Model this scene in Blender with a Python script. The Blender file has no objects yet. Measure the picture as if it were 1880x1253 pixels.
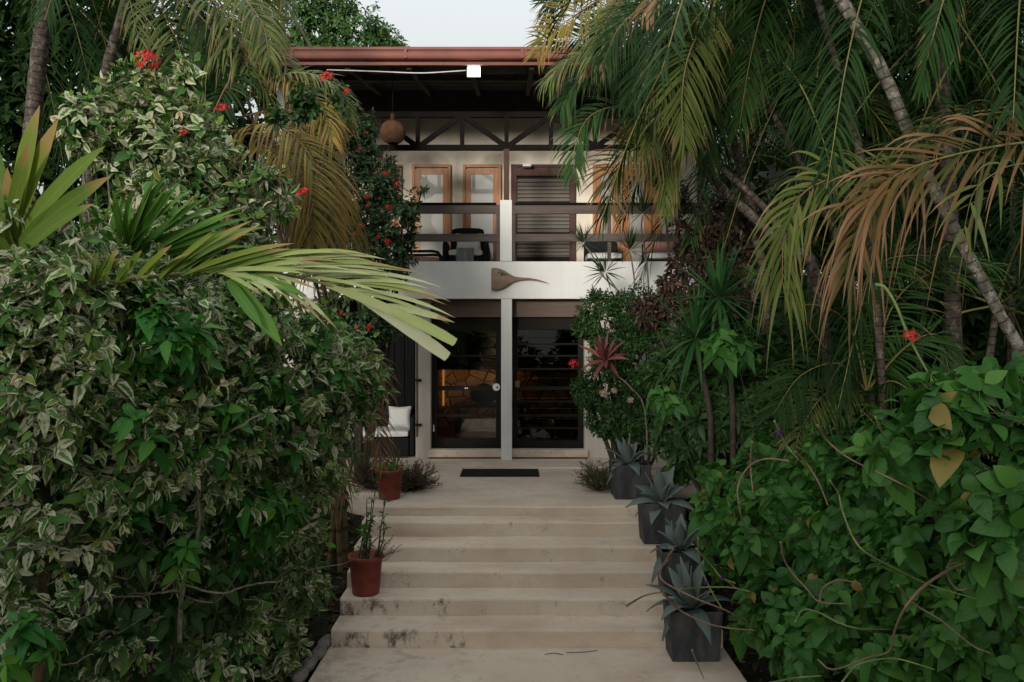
import bpy, math, random
import numpy as np
from mathutils import Vector
R = math.radians
random.seed(7)
RNG = np.random.default_rng(11)
SC = bpy.context.scene
COL = SC.collection

# ------------------------------------------------------------------ camera
EYE = 1.97
F = 1360.0
cam_d = bpy.data.cameras.new('camera')
cam_d.lens = F / 1880 * 36.0
cam_d.sensor_width = 36.0
cam_d.clip_start = 0.05
cam_d.clip_end = 500
cam = bpy.data.objects.new('camera', cam_d)
COL.objects.link(cam)
cam.location = (0, 0, EYE)
cam.rotation_euler = (R(90), 0, 0)
SC.camera = cam

# ------------------------------------------------------------------ sky: pale overcast evening
SUN_EL, SUN_ROT = 7.0, 200.0
w = bpy.data.worlds.new("World")
SC.world = w
w.use_nodes = True
nt = w.node_tree
nt.nodes.clear()
sky = nt.nodes.new('ShaderNodeTexSky')
sky.sky_type = 'NISHITA'
sky.sun_disc = False
sky.sun_elevation = R(SUN_EL)
sky.sun_rotation = R(SUN_ROT)
sky.dust_density = 4.0
mx = nt.nodes.new('ShaderNodeMix')
mx.data_type = 'RGBA'
mx.inputs['Factor'].default_value = 0.9
mx.inputs[7].default_value = (8.25, 8.62, 8.72, 1)      # even layer of cloud
bg = nt.nodes.new('ShaderNodeBackground')
bg.inputs['Strength'].default_value = 0.095
out = nt.nodes.new('ShaderNodeOutputWorld')
nt.links.new(sky.outputs[0], mx.inputs[6])
tcw = nt.nodes.new('ShaderNodeTexCoord')             # an overcast sky is brighter overhead than at the horizon
sxw = nt.nodes.new('ShaderNodeSeparateXYZ')
grd = nt.nodes.new('ShaderNodeMapRange')
grd.inputs[1].default_value, grd.inputs[2].default_value = 0.0, 1.0
grd.inputs[3].default_value, grd.inputs[4].default_value = 0.58, 2.0
mlt = nt.nodes.new('ShaderNodeVectorMath'); mlt.operation = 'SCALE'
nt.links.new(tcw.outputs['Generated'], sxw.inputs[0]); nt.links.new(sxw.outputs[2], grd.inputs[0])
nt.links.new(mx.outputs[2], mlt.inputs[0]); nt.links.new(grd.outputs[0], mlt.inputs[3])
nt.links.new(mlt.outputs[0], bg.inputs[0])
nt.links.new(bg.outputs[0], out.inputs[0])

sun_d = bpy.data.lights.new('sun', 'SUN')
sun_d.energy = 3.7
sun_d.angle = R(12)
sun_d.color = (1.0, 0.95, 0.88)
sun = bpy.data.objects.new('sun', sun_d)
COL.objects.link(sun)
sun.rotation_euler = (R(90 - SUN_EL), 0, R(180 - SUN_ROT))
SC.view_settings.view_transform = 'Standard'
SC.view_settings.look = 'None'
SC.view_settings.exposure = 0.0
SC.view_settings.gamma = 1.0
SC.cycles.max_bounces = 8
SC.cycles.diffuse_bounces = 3
SC.cycles.transparent_max_bounces = 12
SC.cycles.use_denoising = True

# ------------------------------------------------------------------ helpers
def P(x, y, d):
    """photo pixel + distance -> point in the place"""
    return Vector(((x - 940) / F * d, d, EYE - (y - 626) / F * d))

ROOT = {}      # object name -> offset of the thing's base

def thing(name, label, cat, loc=(0, 0, 0), group=None):
    o = bpy.data.objects.new(name, None)
    o.empty_display_size = 0.1
    COL.objects.link(o)
    o.location = loc
    tag(o, label, cat, group)
    ROOT[o.name] = np.array(loc, float)
    return o

def tag(o, label, cat, group=None, kind=None):
    if label: o['label'] = label
    if cat: o['category'] = cat
    if group: o['group'] = group
    if kind: o['kind'] = kind
    return o

class MB:
    """collects faces, then links them as ONE mesh object"""
    def __init__(s):
        s.v = []; s.f = []; s.a = []; s.m = []; s.n = 0; s.sm = []
    def add(s, V, Fs, attr=None, mat=0, smooth=True):
        V = np.asarray(V, float).reshape(-1, 3)
        s.v.append(V)
        s.a.append(np.zeros((len(V), 3)) if attr is None else np.asarray(attr, float).reshape(-1, 3))
        if not isinstance(Fs, list): Fs = [Fs]
        for q in Fs:
            q = np.asarray(q, np.int64)
            if q.ndim == 1: q = q[None]
            s.f.append(q + s.n); s.m.append(np.full(len(q), mat)); s.sm.append(np.full(len(q), smooth))
        s.n += len(V)
        return s
    def box(s, x0, x1, y0, y1, z0, z1, mat=0):
        V = [(x0,y0,z0),(x1,y0,z0),(x1,y1,z0),(x0,y1,z0),(x0,y0,z1),(x1,y0,z1),(x1,y1,z1),(x0,y1,z1)]
        return s.add(V, [[0,3,2,1],[4,5,6,7],[0,1,5,4],[1,2,6,5],[2,3,7,6],[3,0,4,7]], mat=mat, smooth=False)
    def bar(s, p, q, wx, wy, mat=0, up=(0, 1, 0)):
        """square bar from p to q"""
        p = np.array(p, float); q = np.array(q, float)
        t = (q - p) / np.linalg.norm(q - p)
        a = np.cross(t, up); a /= np.linalg.norm(a); b = np.cross(a, t)
        V = [c + a * i * wx / 2 + b * j * wy / 2 for c in (p, q) for i, j in ((-1,-1),(1,-1),(1,1),(-1,1))]
        return s.add(V, [[0,3,2,1],[4,5,6,7],[0,1,5,4],[1,2,6,5],[2,3,7,6],[3,0,4,7]], mat=mat, smooth=False)
    def tube(s, pts, rad, sides=8, mat=0, rnd=0.0, cap=True):
        pts = np.asarray([tuple(p) for p in pts], float)
        n = len(pts)
        rad = np.broadcast_to(np.asarray(rad, float), (n,))
        T = np.gradient(pts, axis=0); T /= np.linalg.norm(T, axis=1)[:, None] + 1e-9
        ref = np.array([0.13, 0.31, 0.94]) if abs(T[:, 2]).mean() < .8 else np.array([0.9, 0.3, 0.1])
        A = np.cross(T, ref); A /= np.linalg.norm(A, axis=1)[:, None] + 1e-9
        B = np.cross(T, A)
        th = np.linspace(0, 2*np.pi, sides, endpoint=False)
        ring = (A[:, None] * np.cos(th)[None, :, None] + B[:, None] * np.sin(th)[None, :, None])
        V = pts[:, None] + ring * rad[:, None, None]
        L = np.concatenate([[0], np.cumsum(np.linalg.norm(np.diff(pts, axis=0), axis=1))])
        at = np.zeros((n, sides, 3)); at[..., 0] = np.cos(th)[None]; at[..., 1] = L[:, None]; at[..., 2] = rnd
        i = np.arange(n - 1)[:, None] * sides; j = np.arange(sides)[None]
        k = (j + 1) % sides
        q = np.stack([i + j, i + k, i + k + sides, i + j + sides], -1).reshape(-1, 4)
        Fs = [q]
        if cap:
            Fs.append(np.arange(sides)[::-1][None]); Fs.append((np.arange(sides) + (n-1)*sides)[None])
        return s.add(V.reshape(-1, 3), Fs, at.reshape(-1, 3), mat)
    def lathe(s, prof, c=(0, 0, 0), sides=24, mat=0):
        prof = np.asarray(prof, float)     # (r, z)
        th = np.linspace(0, 2*np.pi, sides, endpoint=False)
        V = np.stack([prof[:, 0, None]*np.cos(th), prof[:, 0, None]*np.sin(th), np.broadcast_to(prof[:, 1, None], (len(prof), sides))], -1) + np.array(c)
        at = np.zeros_like(V); at[..., 0] = th / (2*np.pi); at[..., 1] = np.linspace(0, 1, len(prof))[:, None]
        n = len(prof)
        i = np.arange(n - 1)[:, None] * sides; j = np.arange(sides)[None]; k = (j + 1) % sides
        q = np.stack([i + j, i + k, i + k + sides, i + j + sides], -1).reshape(-1, 4)
        return s.add(V.reshape(-1, 3), [q], at.reshape(-1, 3), mat)
    def build(s, name, mats, parent=None, bevel=0, subsurf=0):
        me = bpy.data.meshes.new(name)
        V = np.concatenate(s.v)
        if parent is not None:
            off = ROOT[parent.name]
            V = V - off
        me.vertices.add(len(V)); me.vertices.foreach_set('co', V.astype(np.float32).ravel())
        lens = np.concatenate([np.full(len(q), q.shape[1]) for q in s.f])
        loops = np.concatenate([q.ravel() for q in s.f])
        me.loops.add(len(loops)); me.loops.foreach_set('vertex_index', loops.astype(np.int32))
        me.polygons.add(len(lens))
        st = np.concatenate([[0], np.cumsum(lens)[:-1]])
        me.polygons.foreach_set('loop_start', st.astype(np.int32))
        me.polygons.foreach_set('material_index', np.concatenate(s.m).astype(np.int32))
        me.polygons.foreach_set('use_smooth', np.concatenate(s.sm).astype(bool))
        at = me.attributes.new('leaf', 'FLOAT_VECTOR', 'POINT')
        at.data.foreach_set('vector', np.concatenate(s.a).astype(np.float32).ravel())
        me.update(calc_edges=True)
        me.validate()
        for m in (mats if isinstance(mats, (list, tuple)) else [mats]): me.materials.append(m)
        o = bpy.data.objects.new(name, me)
        COL.objects.link(o)
        if parent is not None:
            o.parent = parent
            ROOT[o.name] = ROOT[parent.name]
        else:
            ROOT[o.name] = np.zeros(3)
        if bevel:
            b = o.modifiers.new('bevel', 'BEVEL'); b.width = bevel; b.segments = 2; b.limit_method = 'ANGLE'
        if subsurf:
            b = o.modifiers.new('subsurf', 'SUBSURF'); b.levels = subsurf; b.render_levels = subsurf
        return o

def copy_tree(o, parent=None):
    c = o.copy()
    COL.objects.link(c)
    ROOT[c.name] = ROOT.get(o.name)
    if parent is not None: c.parent = parent
    for ch in list(o.children): copy_tree(ch, c)
    return c

def catmull(pts, n):
    p = np.asarray([tuple(q) for q in pts], float)
    p = np.vstack([2*p[0]-p[1], p, 2*p[-1]-p[-2]])
    m = len(p) - 3
    t = np.linspace(0, m, n); i = np.minimum(t.astype(int), m-1); u = (t - i)[:, None]
    a, b, c, d = p[i], p[i+1], p[i+2], p[i+3]
    return .5*((2*b) + (c-a)*u + (2*a-5*b+4*c-d)*u*u + (-a+3*b-3*c+d)*u**3)

def unit(a):
    return a / (np.linalg.norm(a, axis=-1, keepdims=True) + 1e-9)

# ------------------------------------------------------------------ materials
def nodes(name):
    m = bpy.data.materials.new(name); m.use_nodes = True
    t = m.node_tree; t.nodes.clear()
    o = t.nodes.new('ShaderNodeOutputMaterial')
    return m, t, o
def N(t, typ, **kw):
    n = t.nodes.new(typ)
    for k, v in kw.items():
        if k in n.inputs.keys() or isinstance(k, int): n.inputs[k].default_value = v
        else: setattr(n, k, v)
    return n
def mix(t, fac, a, b, mode='MIX'):
    n = t.nodes.new('ShaderNodeMix'); n.data_type = 'RGBA'; n.blend_type = mode
    for s, v in ((0, fac), (6, a), (7, b)):
        if hasattr(v, 'is_output'): t.links.new(v, n.inputs[s])
        elif s == 0: n.inputs[0].default_value = v
        else: n.inputs[s].default_value = (*v, 1) if len(v) == 3 else v
    return n.outputs[2]
def ramp(t, src, stops):
    n = t.nodes.new('ShaderNodeValToRGB')
    e = n.color_ramp.elements
    while len(e) > 1: e.remove(e[-1])
    for i, (p, c) in enumerate(stops):
        q = e[0] if i == 0 else e.new(p)
        q.position = p; q.color = (*c, 1) if len(c) == 3 else (c[0], c[0], c[0], 1)
    t.links.new(src, n.inputs[0]); return n.outputs[0]
def noise(t, scale, detail=4, rough=.55, vec=None, obj=True, stretch=None):
    n = t.nodes.new('ShaderNodeTexNoise')
    n.inputs['Scale'].default_value = scale; n.inputs['Detail'].default_value = detail; n.inputs['Roughness'].default_value = rough
    if vec is None:
        c = t.nodes.new('ShaderNodeTexCoord'); vec = c.outputs['Object']
    if stretch:
        mp = t.nodes.new('ShaderNodeMapping'); mp.inputs['Scale'].default_value = stretch
        t.links.new(vec, mp.inputs[0]); vec = mp.outputs[0]
    t.links.new(vec, n.inputs['Vector']); return n.outputs['Fac']
def math_(t, op, a, b=None, c=None, clamp=False):
    n = t.nodes.new('ShaderNodeMath'); n.operation = op; n.use_clamp = clamp
    for i, v in enumerate((a, b, c)):
        if v is None: continue
        if hasattr(v, 'is_output'): t.links.new(v, n.inputs[i])
        else: n.inputs[i].default_value = v
    return n.outputs[0]
def bump(t, h, s=.2, d=.01):
    n = t.nodes.new('ShaderNodeBump'); n.inputs['Strength'].default_value = s; n.inputs['Distance'].default_value = d
    t.links.new(h, n.inputs['Height']); return n.outputs[0]
def prin(t, o, col, rough=.6, spec=.4, nrm=None, **kw):
    b = t.nodes.new('ShaderNodeBsdfPrincipled')
    if hasattr(col, 'is_output'): t.links.new(col, b.inputs['Base Color'])
    else: b.inputs['Base Color'].default_value = (*col, 1)
    if hasattr(rough, 'is_output'): t.links.new(rough, b.inputs['Roughness'])
    else: b.inputs['Roughness'].default_value = rough
    b.inputs['Specular IOR Level'].default_value = spec
    if nrm is not None: t.links.new(nrm, b.inputs['Normal'])
    for k, v in kw.items(): b.inputs[k.replace('_', ' ')].default_value = v
    if o is not None: t.links.new(b.outputs[0], o.inputs[0])
    return b

def m_plaster(name, c, dirt=(.30,.26,.20), amount=.25, rough=.85, bs=.15):
    m, t, o = nodes(name)
    n1 = noise(t, 1.2, 6); n2 = noise(t, 9, 5, .6, stretch=(1, 1, .25))
    n3 = noise(t, 60, 3)
    f = math_(t, 'MULTIPLY', ramp(t, n2, [(.42, (0,)), (.75, (1,))]), amount)
    col = mix(t, f, mix(t, ramp(t, n1, [(.3, (0,)), (.7, (1,))]), tuple(x*.93 for x in c), c), dirt)
    ns = noise(t, 7, 7, .7, stretch=(1.6, 1.6, .07))
    col = mix(t, math_(t, 'MULTIPLY', ramp(t, ns, [(.54, (0,)), (.70, (1,))]), amount*.8), col, tuple(x*.6 for x in dirt))
    prin(t, o, col, rough, .25, bump(t, math_(t, 'ADD', n3, math_(t, 'MULTIPLY', n2, .6)), bs, .004))
    return m
def m_wood(name, c1, c2, rough=.45, axis=(1, 1, .06), scale=14, spec=.35):
    m, t, o = nodes(name)
    n = noise(t, scale, 6, .6, stretch=axis); n2 = noise(t, scale*4, 3, .6, stretch=axis)
    g = math_(t, 'ADD', math_(t, 'MULTIPLY', n, .7), math_(t, 'MULTIPLY', n2, .3))
    col = ramp(t, g, [(.34, c1), (.66, c2)])
    prin(t, o, col, rough, spec, bump(t, g, .15, .003))
    return m
def m_flat(name, c, rough=.5, spec=.4, var=.15, scale=8, **kw):
    m, t, o = nodes(name)
    n = noise(t, scale, 5)
    col = mix(t, ramp(t, n, [(.3, (0,)), (.72, (1,))]), tuple(x*(1-var) for x in c), tuple(min(1, x*(1+var)) for x in c))
    prin(t, o, col, rough, spec, bump(t, noise(t, scale*8, 3), .08, .003), **kw)
    return m

M = {}
M['white'] = m_plaster('white_render', (.74, .735, .70), amount=.06)
M['cream'] = m_plaster('cream_render', (.78, .70, .575), amount=.08)
M['lower'] = m_plaster('lower_render', (.52, .47, .41), amount=.22)
M['header'] = m_wood('header_wood', (.10, .062, .045), (.15, .10, .075), axis=(.06, 1, 1), rough=.6)
M['steel'] = m_flat('dark_steel', (.010, .008, .007), .85, .08)
M['rail'] = m_wood('rail_wood', (.075, .058, .05), (.13, .105, .092), .8, axis=(.05, 1, 1), spec=.12)
M['ceil'] = m_wood('ceiling_wood', (.065, .056, .048), (.105, .09, .078), .85, axis=(1, .05, 1), scale=10, spec=.08)
M['gutter'] = m_flat('gutter_paint', (.19, .062, .042), .5, .3, .18, 3)
M['orange'] = m_wood('orange_door_wood', (.36, .15, .06), (.56, .27, .12), .4)
M['brownwood'] = m_wood('brown_door_wood', (.060, .032, .026), (.11, .062, .05), .65, spec=.15)
M['postbrown'] = m_flat('post_brown', (.085, .045, .036), .75, .15)
M['black'] = m_flat('black_aluminium', (.017, .014, .011), .65, .10)
M['wicker'] = m_flat('black_wicker', (.013, .013, .014), .75, .12, .4, 60)
M['cushion'] = m_flat('white_cushion', (.66, .65, .62), .9, .1, .05, 20)
M['pink'] = m_flat('pink_cushion', (.42, .22, .18), .9, .1, .1, 20)
M['carved'] = m_wood('carved_wood', (.16, .105, .075), (.30, .215, .165), .7, axis=(.12, 1, 1), scale=18, spec=.2)
M['darkwood'] = m_wood('dark_boards', (.006, .007, .007), (.012, .012, .011), .85, spec=.05)
M['whiteplastic'] = m_flat('white_plastic', (.75, .74, .72), .4)

def m_concrete():
    m, t, o = nodes('step_concrete')
    n1 = noise(t, 1.6, 7, .62); n2 = noise(t, 14, 6, .65); n3 = noise(t, 90, 3, .6)
    n4 = noise(t, 4.5, 10, .72, stretch=(1, 1, .6))
    base = ramp(t, n1, [(.28, (.47, .37, .285)), (.5, (.61, .505, .40)), (.75, (.71, .595, .48))])
    base = mix(t, math_(t, 'MULTIPLY', n2, .35), base, (.60, .51, .42))
    c = t.nodes.new('ShaderNodeTexCoord'); s = t.nodes.new('ShaderNodeSeparateXYZ'); t.links.new(c.outputs['Object'], s.inputs[0])
    # mould: a patch on the left of the two lowest risers, thin blotches elsewhere
    left = math_(t, 'SUBTRACT', 1.0, ramp(t, math_(t, 'MULTIPLY', math_(t, 'ADD', s.outputs[0], 1.75), .55), [(.0, (0,)), (1., (1,))]))
    low = ramp(t, math_(t, 'MULTIPLY', math_(t, 'ADD', s.outputs[2], 1.0), 1.0), [(.28, (1,)), (.50, (0,))])
    th = math_(t, 'ADD', .60, math_(t, 'MULTIPLY', math_(t, 'MULTIPLY', left, low), -.13))
    mould = math_(t, 'MULTIPLY', math_(t, 'SUBTRACT', n4, th), 11, clamp=True)
    geo = t.nodes.new('ShaderNodeNewGeometry'); sg = t.nodes.new('ShaderNodeSeparateXYZ'); t.links.new(geo.outputs['Normal'], sg.inputs[0])
    vert = math_(t, 'SUBTRACT', 1.0, math_(t, 'ABSOLUTE', sg.outputs[2]), clamp=True)
    col = mix(t, math_(t, 'MULTIPLY', mould, math_(t, 'ADD', .30, math_(t, 'MULTIPLY', vert, .55))), base, (.045, .038, .03))
    # grit, hairline cracks and worn darker lanes
    ng = noise(t, 160, 2, .5)
    col = mix(t, math_(t, 'MULTIPLY', ramp(t, ng, [(.60, (0,)), (.72, (1,))]), .45), col, (.16, .12, .09))
    vc = t.nodes.new('ShaderNodeTexVoronoi'); vc.feature = 'DISTANCE_TO_EDGE'; vc.inputs['Scale'].default_value = 1.1
    dv = t.nodes.new('ShaderNodeVectorMath'); dv.operation = 'ADD'
    nv = t.nodes.new('ShaderNodeTexNoise'); nv.inputs['Scale'].default_value = 3; nv.inputs['Detail'].default_value = 6
    t.links.new(c.outputs['Object'], nv.inputs['Vector']); t.links.new(c.outputs['Object'], dv.inputs[0]); t.links.new(nv.outputs['Color'], dv.inputs[1]); t.links.new(dv.outputs[0], vc.inputs['Vector'])
    crk = math_(t, 'MULTIPLY', ramp(t, vc.outputs['Distance'], [(.0, (1,)), (.006, (0,))]), ramp(t, n1, [(.5, (0,)), (.6, (1,))]))
    col = mix(t, math_(t, 'MULTIPLY', crk, .55), col, (.08, .06, .045))
    nd = noise(t, 3.2, 7, .68)
    col = mix(t, math_(t, 'MULTIPLY', ramp(t, nd, [(.50, (0,)), (.70, (1,))]), .32), col, (.20, .155, .115))
    # warm water stains
    n5 = noise(t, 2.3, 4, .5, stretch=(.5, 1, 2))
    col = mix(t, math_(t, 'MULTIPLY', ramp(t, n5, [(.5, (0,)), (.72, (1,))]), .4), col, (.40, .26, .17))
    prin(t, o, col, .8, .25, bump(t, math_(t, 'ADD', n2, math_(t, 'MULTIPLY', n3, .4)), .3, .006))
    return m
M['concrete'] = m_concrete()

def m_soil():
    m, t, o = nodes('garden_soil')
    n = noise(t, 12, 8, .7); n2 = noise(t, 2, 4)
    col = mix(t, n2, ramp(t, n, [(.35, (.010, .008, .006)), (.6, (.035, .026, .018)), (.8, (.075, .05, .03))]), (.015, .02, .01))
    prin(t, o, col, .95, .1, bump(t, n, .9, .05))
    return m
M['soil'] = m_soil()

def m_glass(name, tint=(.8, .85, .82), refl=.12, trans=True, dark=(.01, .012, .012)):
    m, t, o = nodes(name)
    lw = N(t, 'ShaderNodeLayerWeight'); lw.inputs[0].default_value = .25
    g = N(t, 'ShaderNodeBsdfGlossy'); g.inputs['Roughness'].default_value = .01; g.inputs[0].default_value = (.9, .92, .92, 1)
    if trans:
        b = N(t, 'ShaderNodeBsdfTransparent'); b.inputs[0].default_value = (*tint, 1)
    else:
        b = N(t, 'ShaderNodeBsdfDiffuse'); b.inputs[0].default_value = (*dark, 1)
    mx = t.nodes.new('ShaderNodeMixShader')
    f = math_(t, 'ADD', refl, math_(t, 'MULTIPLY', lw.outputs['Fresnel'], .5), clamp=True)
    t.links.new(f, mx.inputs[0]); t.links.new(b.outputs[0], mx.inputs[1]); t.links.new(g.outputs[0], mx.inputs[2])
    t.links.new(mx.outputs[0], o.inputs[0])
    return m
M['glass'] = m_glass('door_glass', (.60, .60, .55), .06)
M['film'] = m_glass('curtained_glass', refl=.16, trans=False, dark=(.50, .49, .45))
M['louvre'] = m_glass('louvre_glass', (.35, .34, .31), .02)

def m_emit(name, c, s):
    m, t, o = nodes(name)
    e = t.nodes.new('ShaderNodeEmission'); e.inputs[0].default_value = (*c, 1); e.inputs[1].default_value = s
    t.links.new(e.outputs[0], o.inputs[0]); return m
M['led'] = m_emit('warm_led', (1.0, .42, .14), .9)
M['cove'] = m_emit('cove_led', (1.0, .45, .17), 7.0)
M['flood'] = m_emit('floodlight_face', (.88, 1.0, .95), 14.0)

def m_stone():
    m, t, o = nodes('flagstone_wall')
    c = t.nodes.new('ShaderNodeTexCoord'); v = t.nodes.new('ShaderNodeTexVoronoi'); v.feature = 'DISTANCE_TO_EDGE'; v.inputs['Scale'].default_value = 3.4
    mp = t.nodes.new('ShaderNodeMapping'); mp.inputs['Scale'].default_value = (1, 1, 1.3)
    t.links.new(c.outputs['Object'], mp.inputs[0]); t.links.new(mp.outputs[0], v.inputs['Vector'])
    v2 = t.nodes.new('ShaderNodeTexVoronoi'); v2.inputs['Scale'].default_value = 3.4; t.links.new(mp.outputs[0], v2.inputs['Vector'])
    s = t.nodes.new('ShaderNodeSeparateColor'); t.links.new(v2.outputs['Color'], s.inputs[0])
    stone = mix(t, s.outputs[0], (.34, .25, .17), (.52, .42, .31))
    e = ramp(t, v.outputs['Distance'], [(.02, (0,)), (.06, (1,))])
    prin(t, o, mix(t, e, (.07, .05, .035), stone), .8, .2, bump(t, e, .8, .03))
    return m
M['stone'] = m_stone()

def m_rattan():
    m, t, o = nodes('rattan_weave')
    a = t.nodes.new('ShaderNodeAttribute'); a.attribute_name = 'leaf'
    s = t.nodes.new('ShaderNodeSeparateXYZ'); t.links.new(a.outputs['Vector'], s.inputs[0])
    wv = math_(t, 'SINE', math_(t, 'MULTIPLY', s.outputs[1], 90)); wu = math_(t, 'SINE', math_(t, 'MULTIPLY', s.outputs[0], 190))
    h = math_(t, 'MULTIPLY', wv, wu)
    col = ramp(t, math_(t, 'ADD', math_(t, 'MULTIPLY', h, .3), math_(t, 'MULTIPLY', noise(t, 9, 3), .7)), [(.2, (.10, .045, .022)), (.65, (.34, .17, .09))])
    prin(t, o, col, .6, .3, bump(t, h, .8, .01)); return m
M['rattan'] = m_rattan()
M['throw'] = m_wood('striped_throw', (.12, .12, .115), (.42, .42, .40), .95, axis=(1, 1, .02), scale=60, spec=.05)
M['redpot'] = m_flat('red_plastic_pot', (.20, .047, .032), .6, .25, .3, 9)
M['greypot'] = m_plaster('charcoal_planter', (.030, .033, .038), (.12, .115, .10), .7, .7, .3)
M['mat'] = m_flat('rubber_mat', (.012, .013, .012), .8, .2, .3, 80)
M['edge'] = m_plaster('edging_stone', (.20, .17, .15), (.05, .05, .04), .6, .9, .6)
# ------------------------------------------------------------------ ground, steps, porch
def struct(mb, name, mat, bevel=0):
    o = mb.build(name, mat, bevel=bevel); o['kind'] = 'structure'; return o

DE = [7.10, 7.47, 7.80, 8.14, 8.55, 8.84]              # front edges of the treads
ZT = [-.797, -.627, -.457, -.287, -.117, 0.0]
ZP = -.967
SX0, SX1 = -1.735, 2.02
g = MB()
# gently rising garden: one sheet to the horizon
gx = np.concatenate([[-160, -60, -25, -14], np.linspace(-9, 9, 61), [14, 25, 60, 160]])
gy = np.concatenate([[-120, -40, -12, -4], np.linspace(0, 17, 69), [22, 35, 70, 200]])
GX, GY = np.meshgrid(gx, gy)
def ground_z(x, y):
    x = np.asarray(x, float); y = np.asarray(y, float)
    z = -1.02 + np.clip((y - 6.6) / 2.6, 0, 1) * .90
    side = np.clip((np.abs(x - .14) - 2.05) / .9, 0, 1)
    lump = .06*np.sin(x*3.1 + y*1.7) + .05*np.sin(x*1.3 - y*2.9)
    return z + side * (.16 + lump) - (1 - side) * .22
GZ = ground_z(GX, GY)
nx, ny = len(gx), len(gy)
idx = (np.arange(ny-1)[:, None]*nx + np.arange(nx-1)[None])
g.add(np.stack([GX, GY, GZ], -1).reshape(-1, 3), np.stack([idx, idx+1, idx+1+nx, idx+nx], -1).reshape(-1, 4))
struct(g, 'ground', M['soil'])

g = MB(); g.box(-1.76, 2.03, -3, 7.14, ZP - .3, ZP); struct(g, 'path', M['concrete'], .01)
s = MB()
def wob(x, i): return .006*math.sin(x*2.3 + i*1.9) + .004*math.sin(x*6.1 + i)
xs = np.linspace(SX0, SX1, 40)
prof = []
for i in range(6):
    zb = ZP - .05 if i == 0 else ZT[i-1]
    prof += [(DE[i], zb, i), (DE[i], ZT[i] - .022, i), (DE[i] + .008, ZT[i] - .006, i), (DE[i] + .024, ZT[i], i)]
prof += [(9.6, 0.0, 6), (11.4, .004, 7), (13.9, .004, 7)]
V = np.array([[(x, d + (wob(x, i) if i < 6 else 0), z + (.4*wob(x*1.7, i+3) if 0 < i < 6 else 0)) for x in xs] for d, z, i in prof])
n, k = len(prof), len(xs)
idx = (np.arange(n-1)[:, None]*k + np.arange(k-1)[None])
s.add(V.reshape(-1, 3), np.stack([idx, idx+1, idx+1+k, idx+k], -1).reshape(-1, 4), smooth=False)
for sx in (0, k-1):   # side walls of the flight
    top = V[:, sx]
    Wl = np.concatenate([top, top * [1, 1, 0] + [0, 0, -1.6]])
    q = np.arange(n-1); qq = np.stack([q, q+1, q+1+n, q+n], -1)
    s.add(Wl, qq, smooth=False)
struct(s, 'steps', M['concrete'])
# porch paving left and right of the flight, and the raised band before the doors
g = MB(); g.box(-4.2, SX0 - .004, 9.6, 13.9, -.6, -.012); struct(g, 'porch_paving', M['concrete'], .01)
g = MB(); g.box(SX1 + .004, 4.0, 10.4, 13.9, -.6, -.012); struct(g, 'porch_paving', M['concrete'], .01)
g = MB(); g.box(-3.4, 2.6, 11.42, 12.30, -.1, .026); struct(g, 'porch_landing', M['concrete'], .008)

# ------------------------------------------------------------------ the house
HX0, HX1 = -3.9, 3.2
FD = 12.10
house = thing('house', 'two storey white house with a timber railed balcony over dark glass doors', 'house', (0, 12.5, 0))
def part(mb, name, mat, parent=None, bevel=0): return mb.build(name, mat, parent or house, bevel)
b = MB(); b.box(HX0, HX1, FD, FD + .14, 2.66, 3.27); b.box(HX0, HX1, FD + .14, 14.0, 2.95, 3.15); part(b, 'balcony_slab', M['white'], bevel=.006)
b = MB(); b.box(-.178, .0, FD - .003, FD + .19, .022, 2.655); part(b, 'column', M['white'], bevel=.008)
b = MB(); b.box(-.196, .0, FD - .003, FD + .17, 3.275, 4.275); part(b, 'stub_post', M['white'], bevel=.008)
b = MB(); b.box(-.135, -.045, FD + .04, FD + .12, 4.278, 5.12); part(b, 'slender_post', M['postbrown'], bevel=.004)
b = MB(); b.box(3.05, 3.14, FD + .04, FD + .12, 3.275, 5.12); part(b, 'slender_post', M['postbrown'], bevel=.004)
b = MB(); b.box(-3.85, -3.76, FD + .04, FD + .12, 3.275, 5.12); part(b, 'slender_post', M['postbrown'], bevel=.004)
# ground floor walls
b = MB(); b.box(-1.60, -1.353, 12.30, 12.60, 0, 2.655); part(b, 'pilaster', M['lower'], bevel=.006)
b = MB(); b.tube([(-1.575, 12.27, .38), (-1.575, 12.27, 2.5)], .012, 6); 
for z in (.58, 1.32): b.box(-1.60, -1.50, 12.24, 12.298, z - .02, z + .02)
part(b, 'curtain_rail', M['black'])
b = MB(); b.box(1.205, HX1, 12.30, 12.60, 0, 2.655); part(b, 'wall', M['lower'], bevel=.006)
b = MB(); b.box(HX0, -3.2, 12.30, 13.6, -.1, 2.655); part(b, 'wall', M['lower'], bevel=.006)
b = MB(); b.box(-1.35, -.18, 12.36, 12.56, 2.37, 2.655); b.box(.002, 1.203, 12.36, 12.56, 2.37, 2.655); part(b, 'header', M['header'], bevel=.004)
b = MB(); b.box(-3.2, -1.602, 13.45, 13.55, -.05, 2.94)
for i in range(9): b.box(-3.2 + i*.18, -3.2 + i*.18 + .165, 13.425, 13.448, -.03, 2.9)
part(b, 'board_wall', M['darkwood'])
b = MB(); b.box(-1.40, -.17, 12.22, 12.42, .05, .172); b.box(-.01, 1.26, 12.22, 12.42, .05, .172); part(b, 'threshold', M['concrete'], bevel=.008)
b = MB(); b.box(-1.37, 1.24, 12.25, 12.42, .0265, .048); part(b, 'threshold_gap', M['black'])
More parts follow.
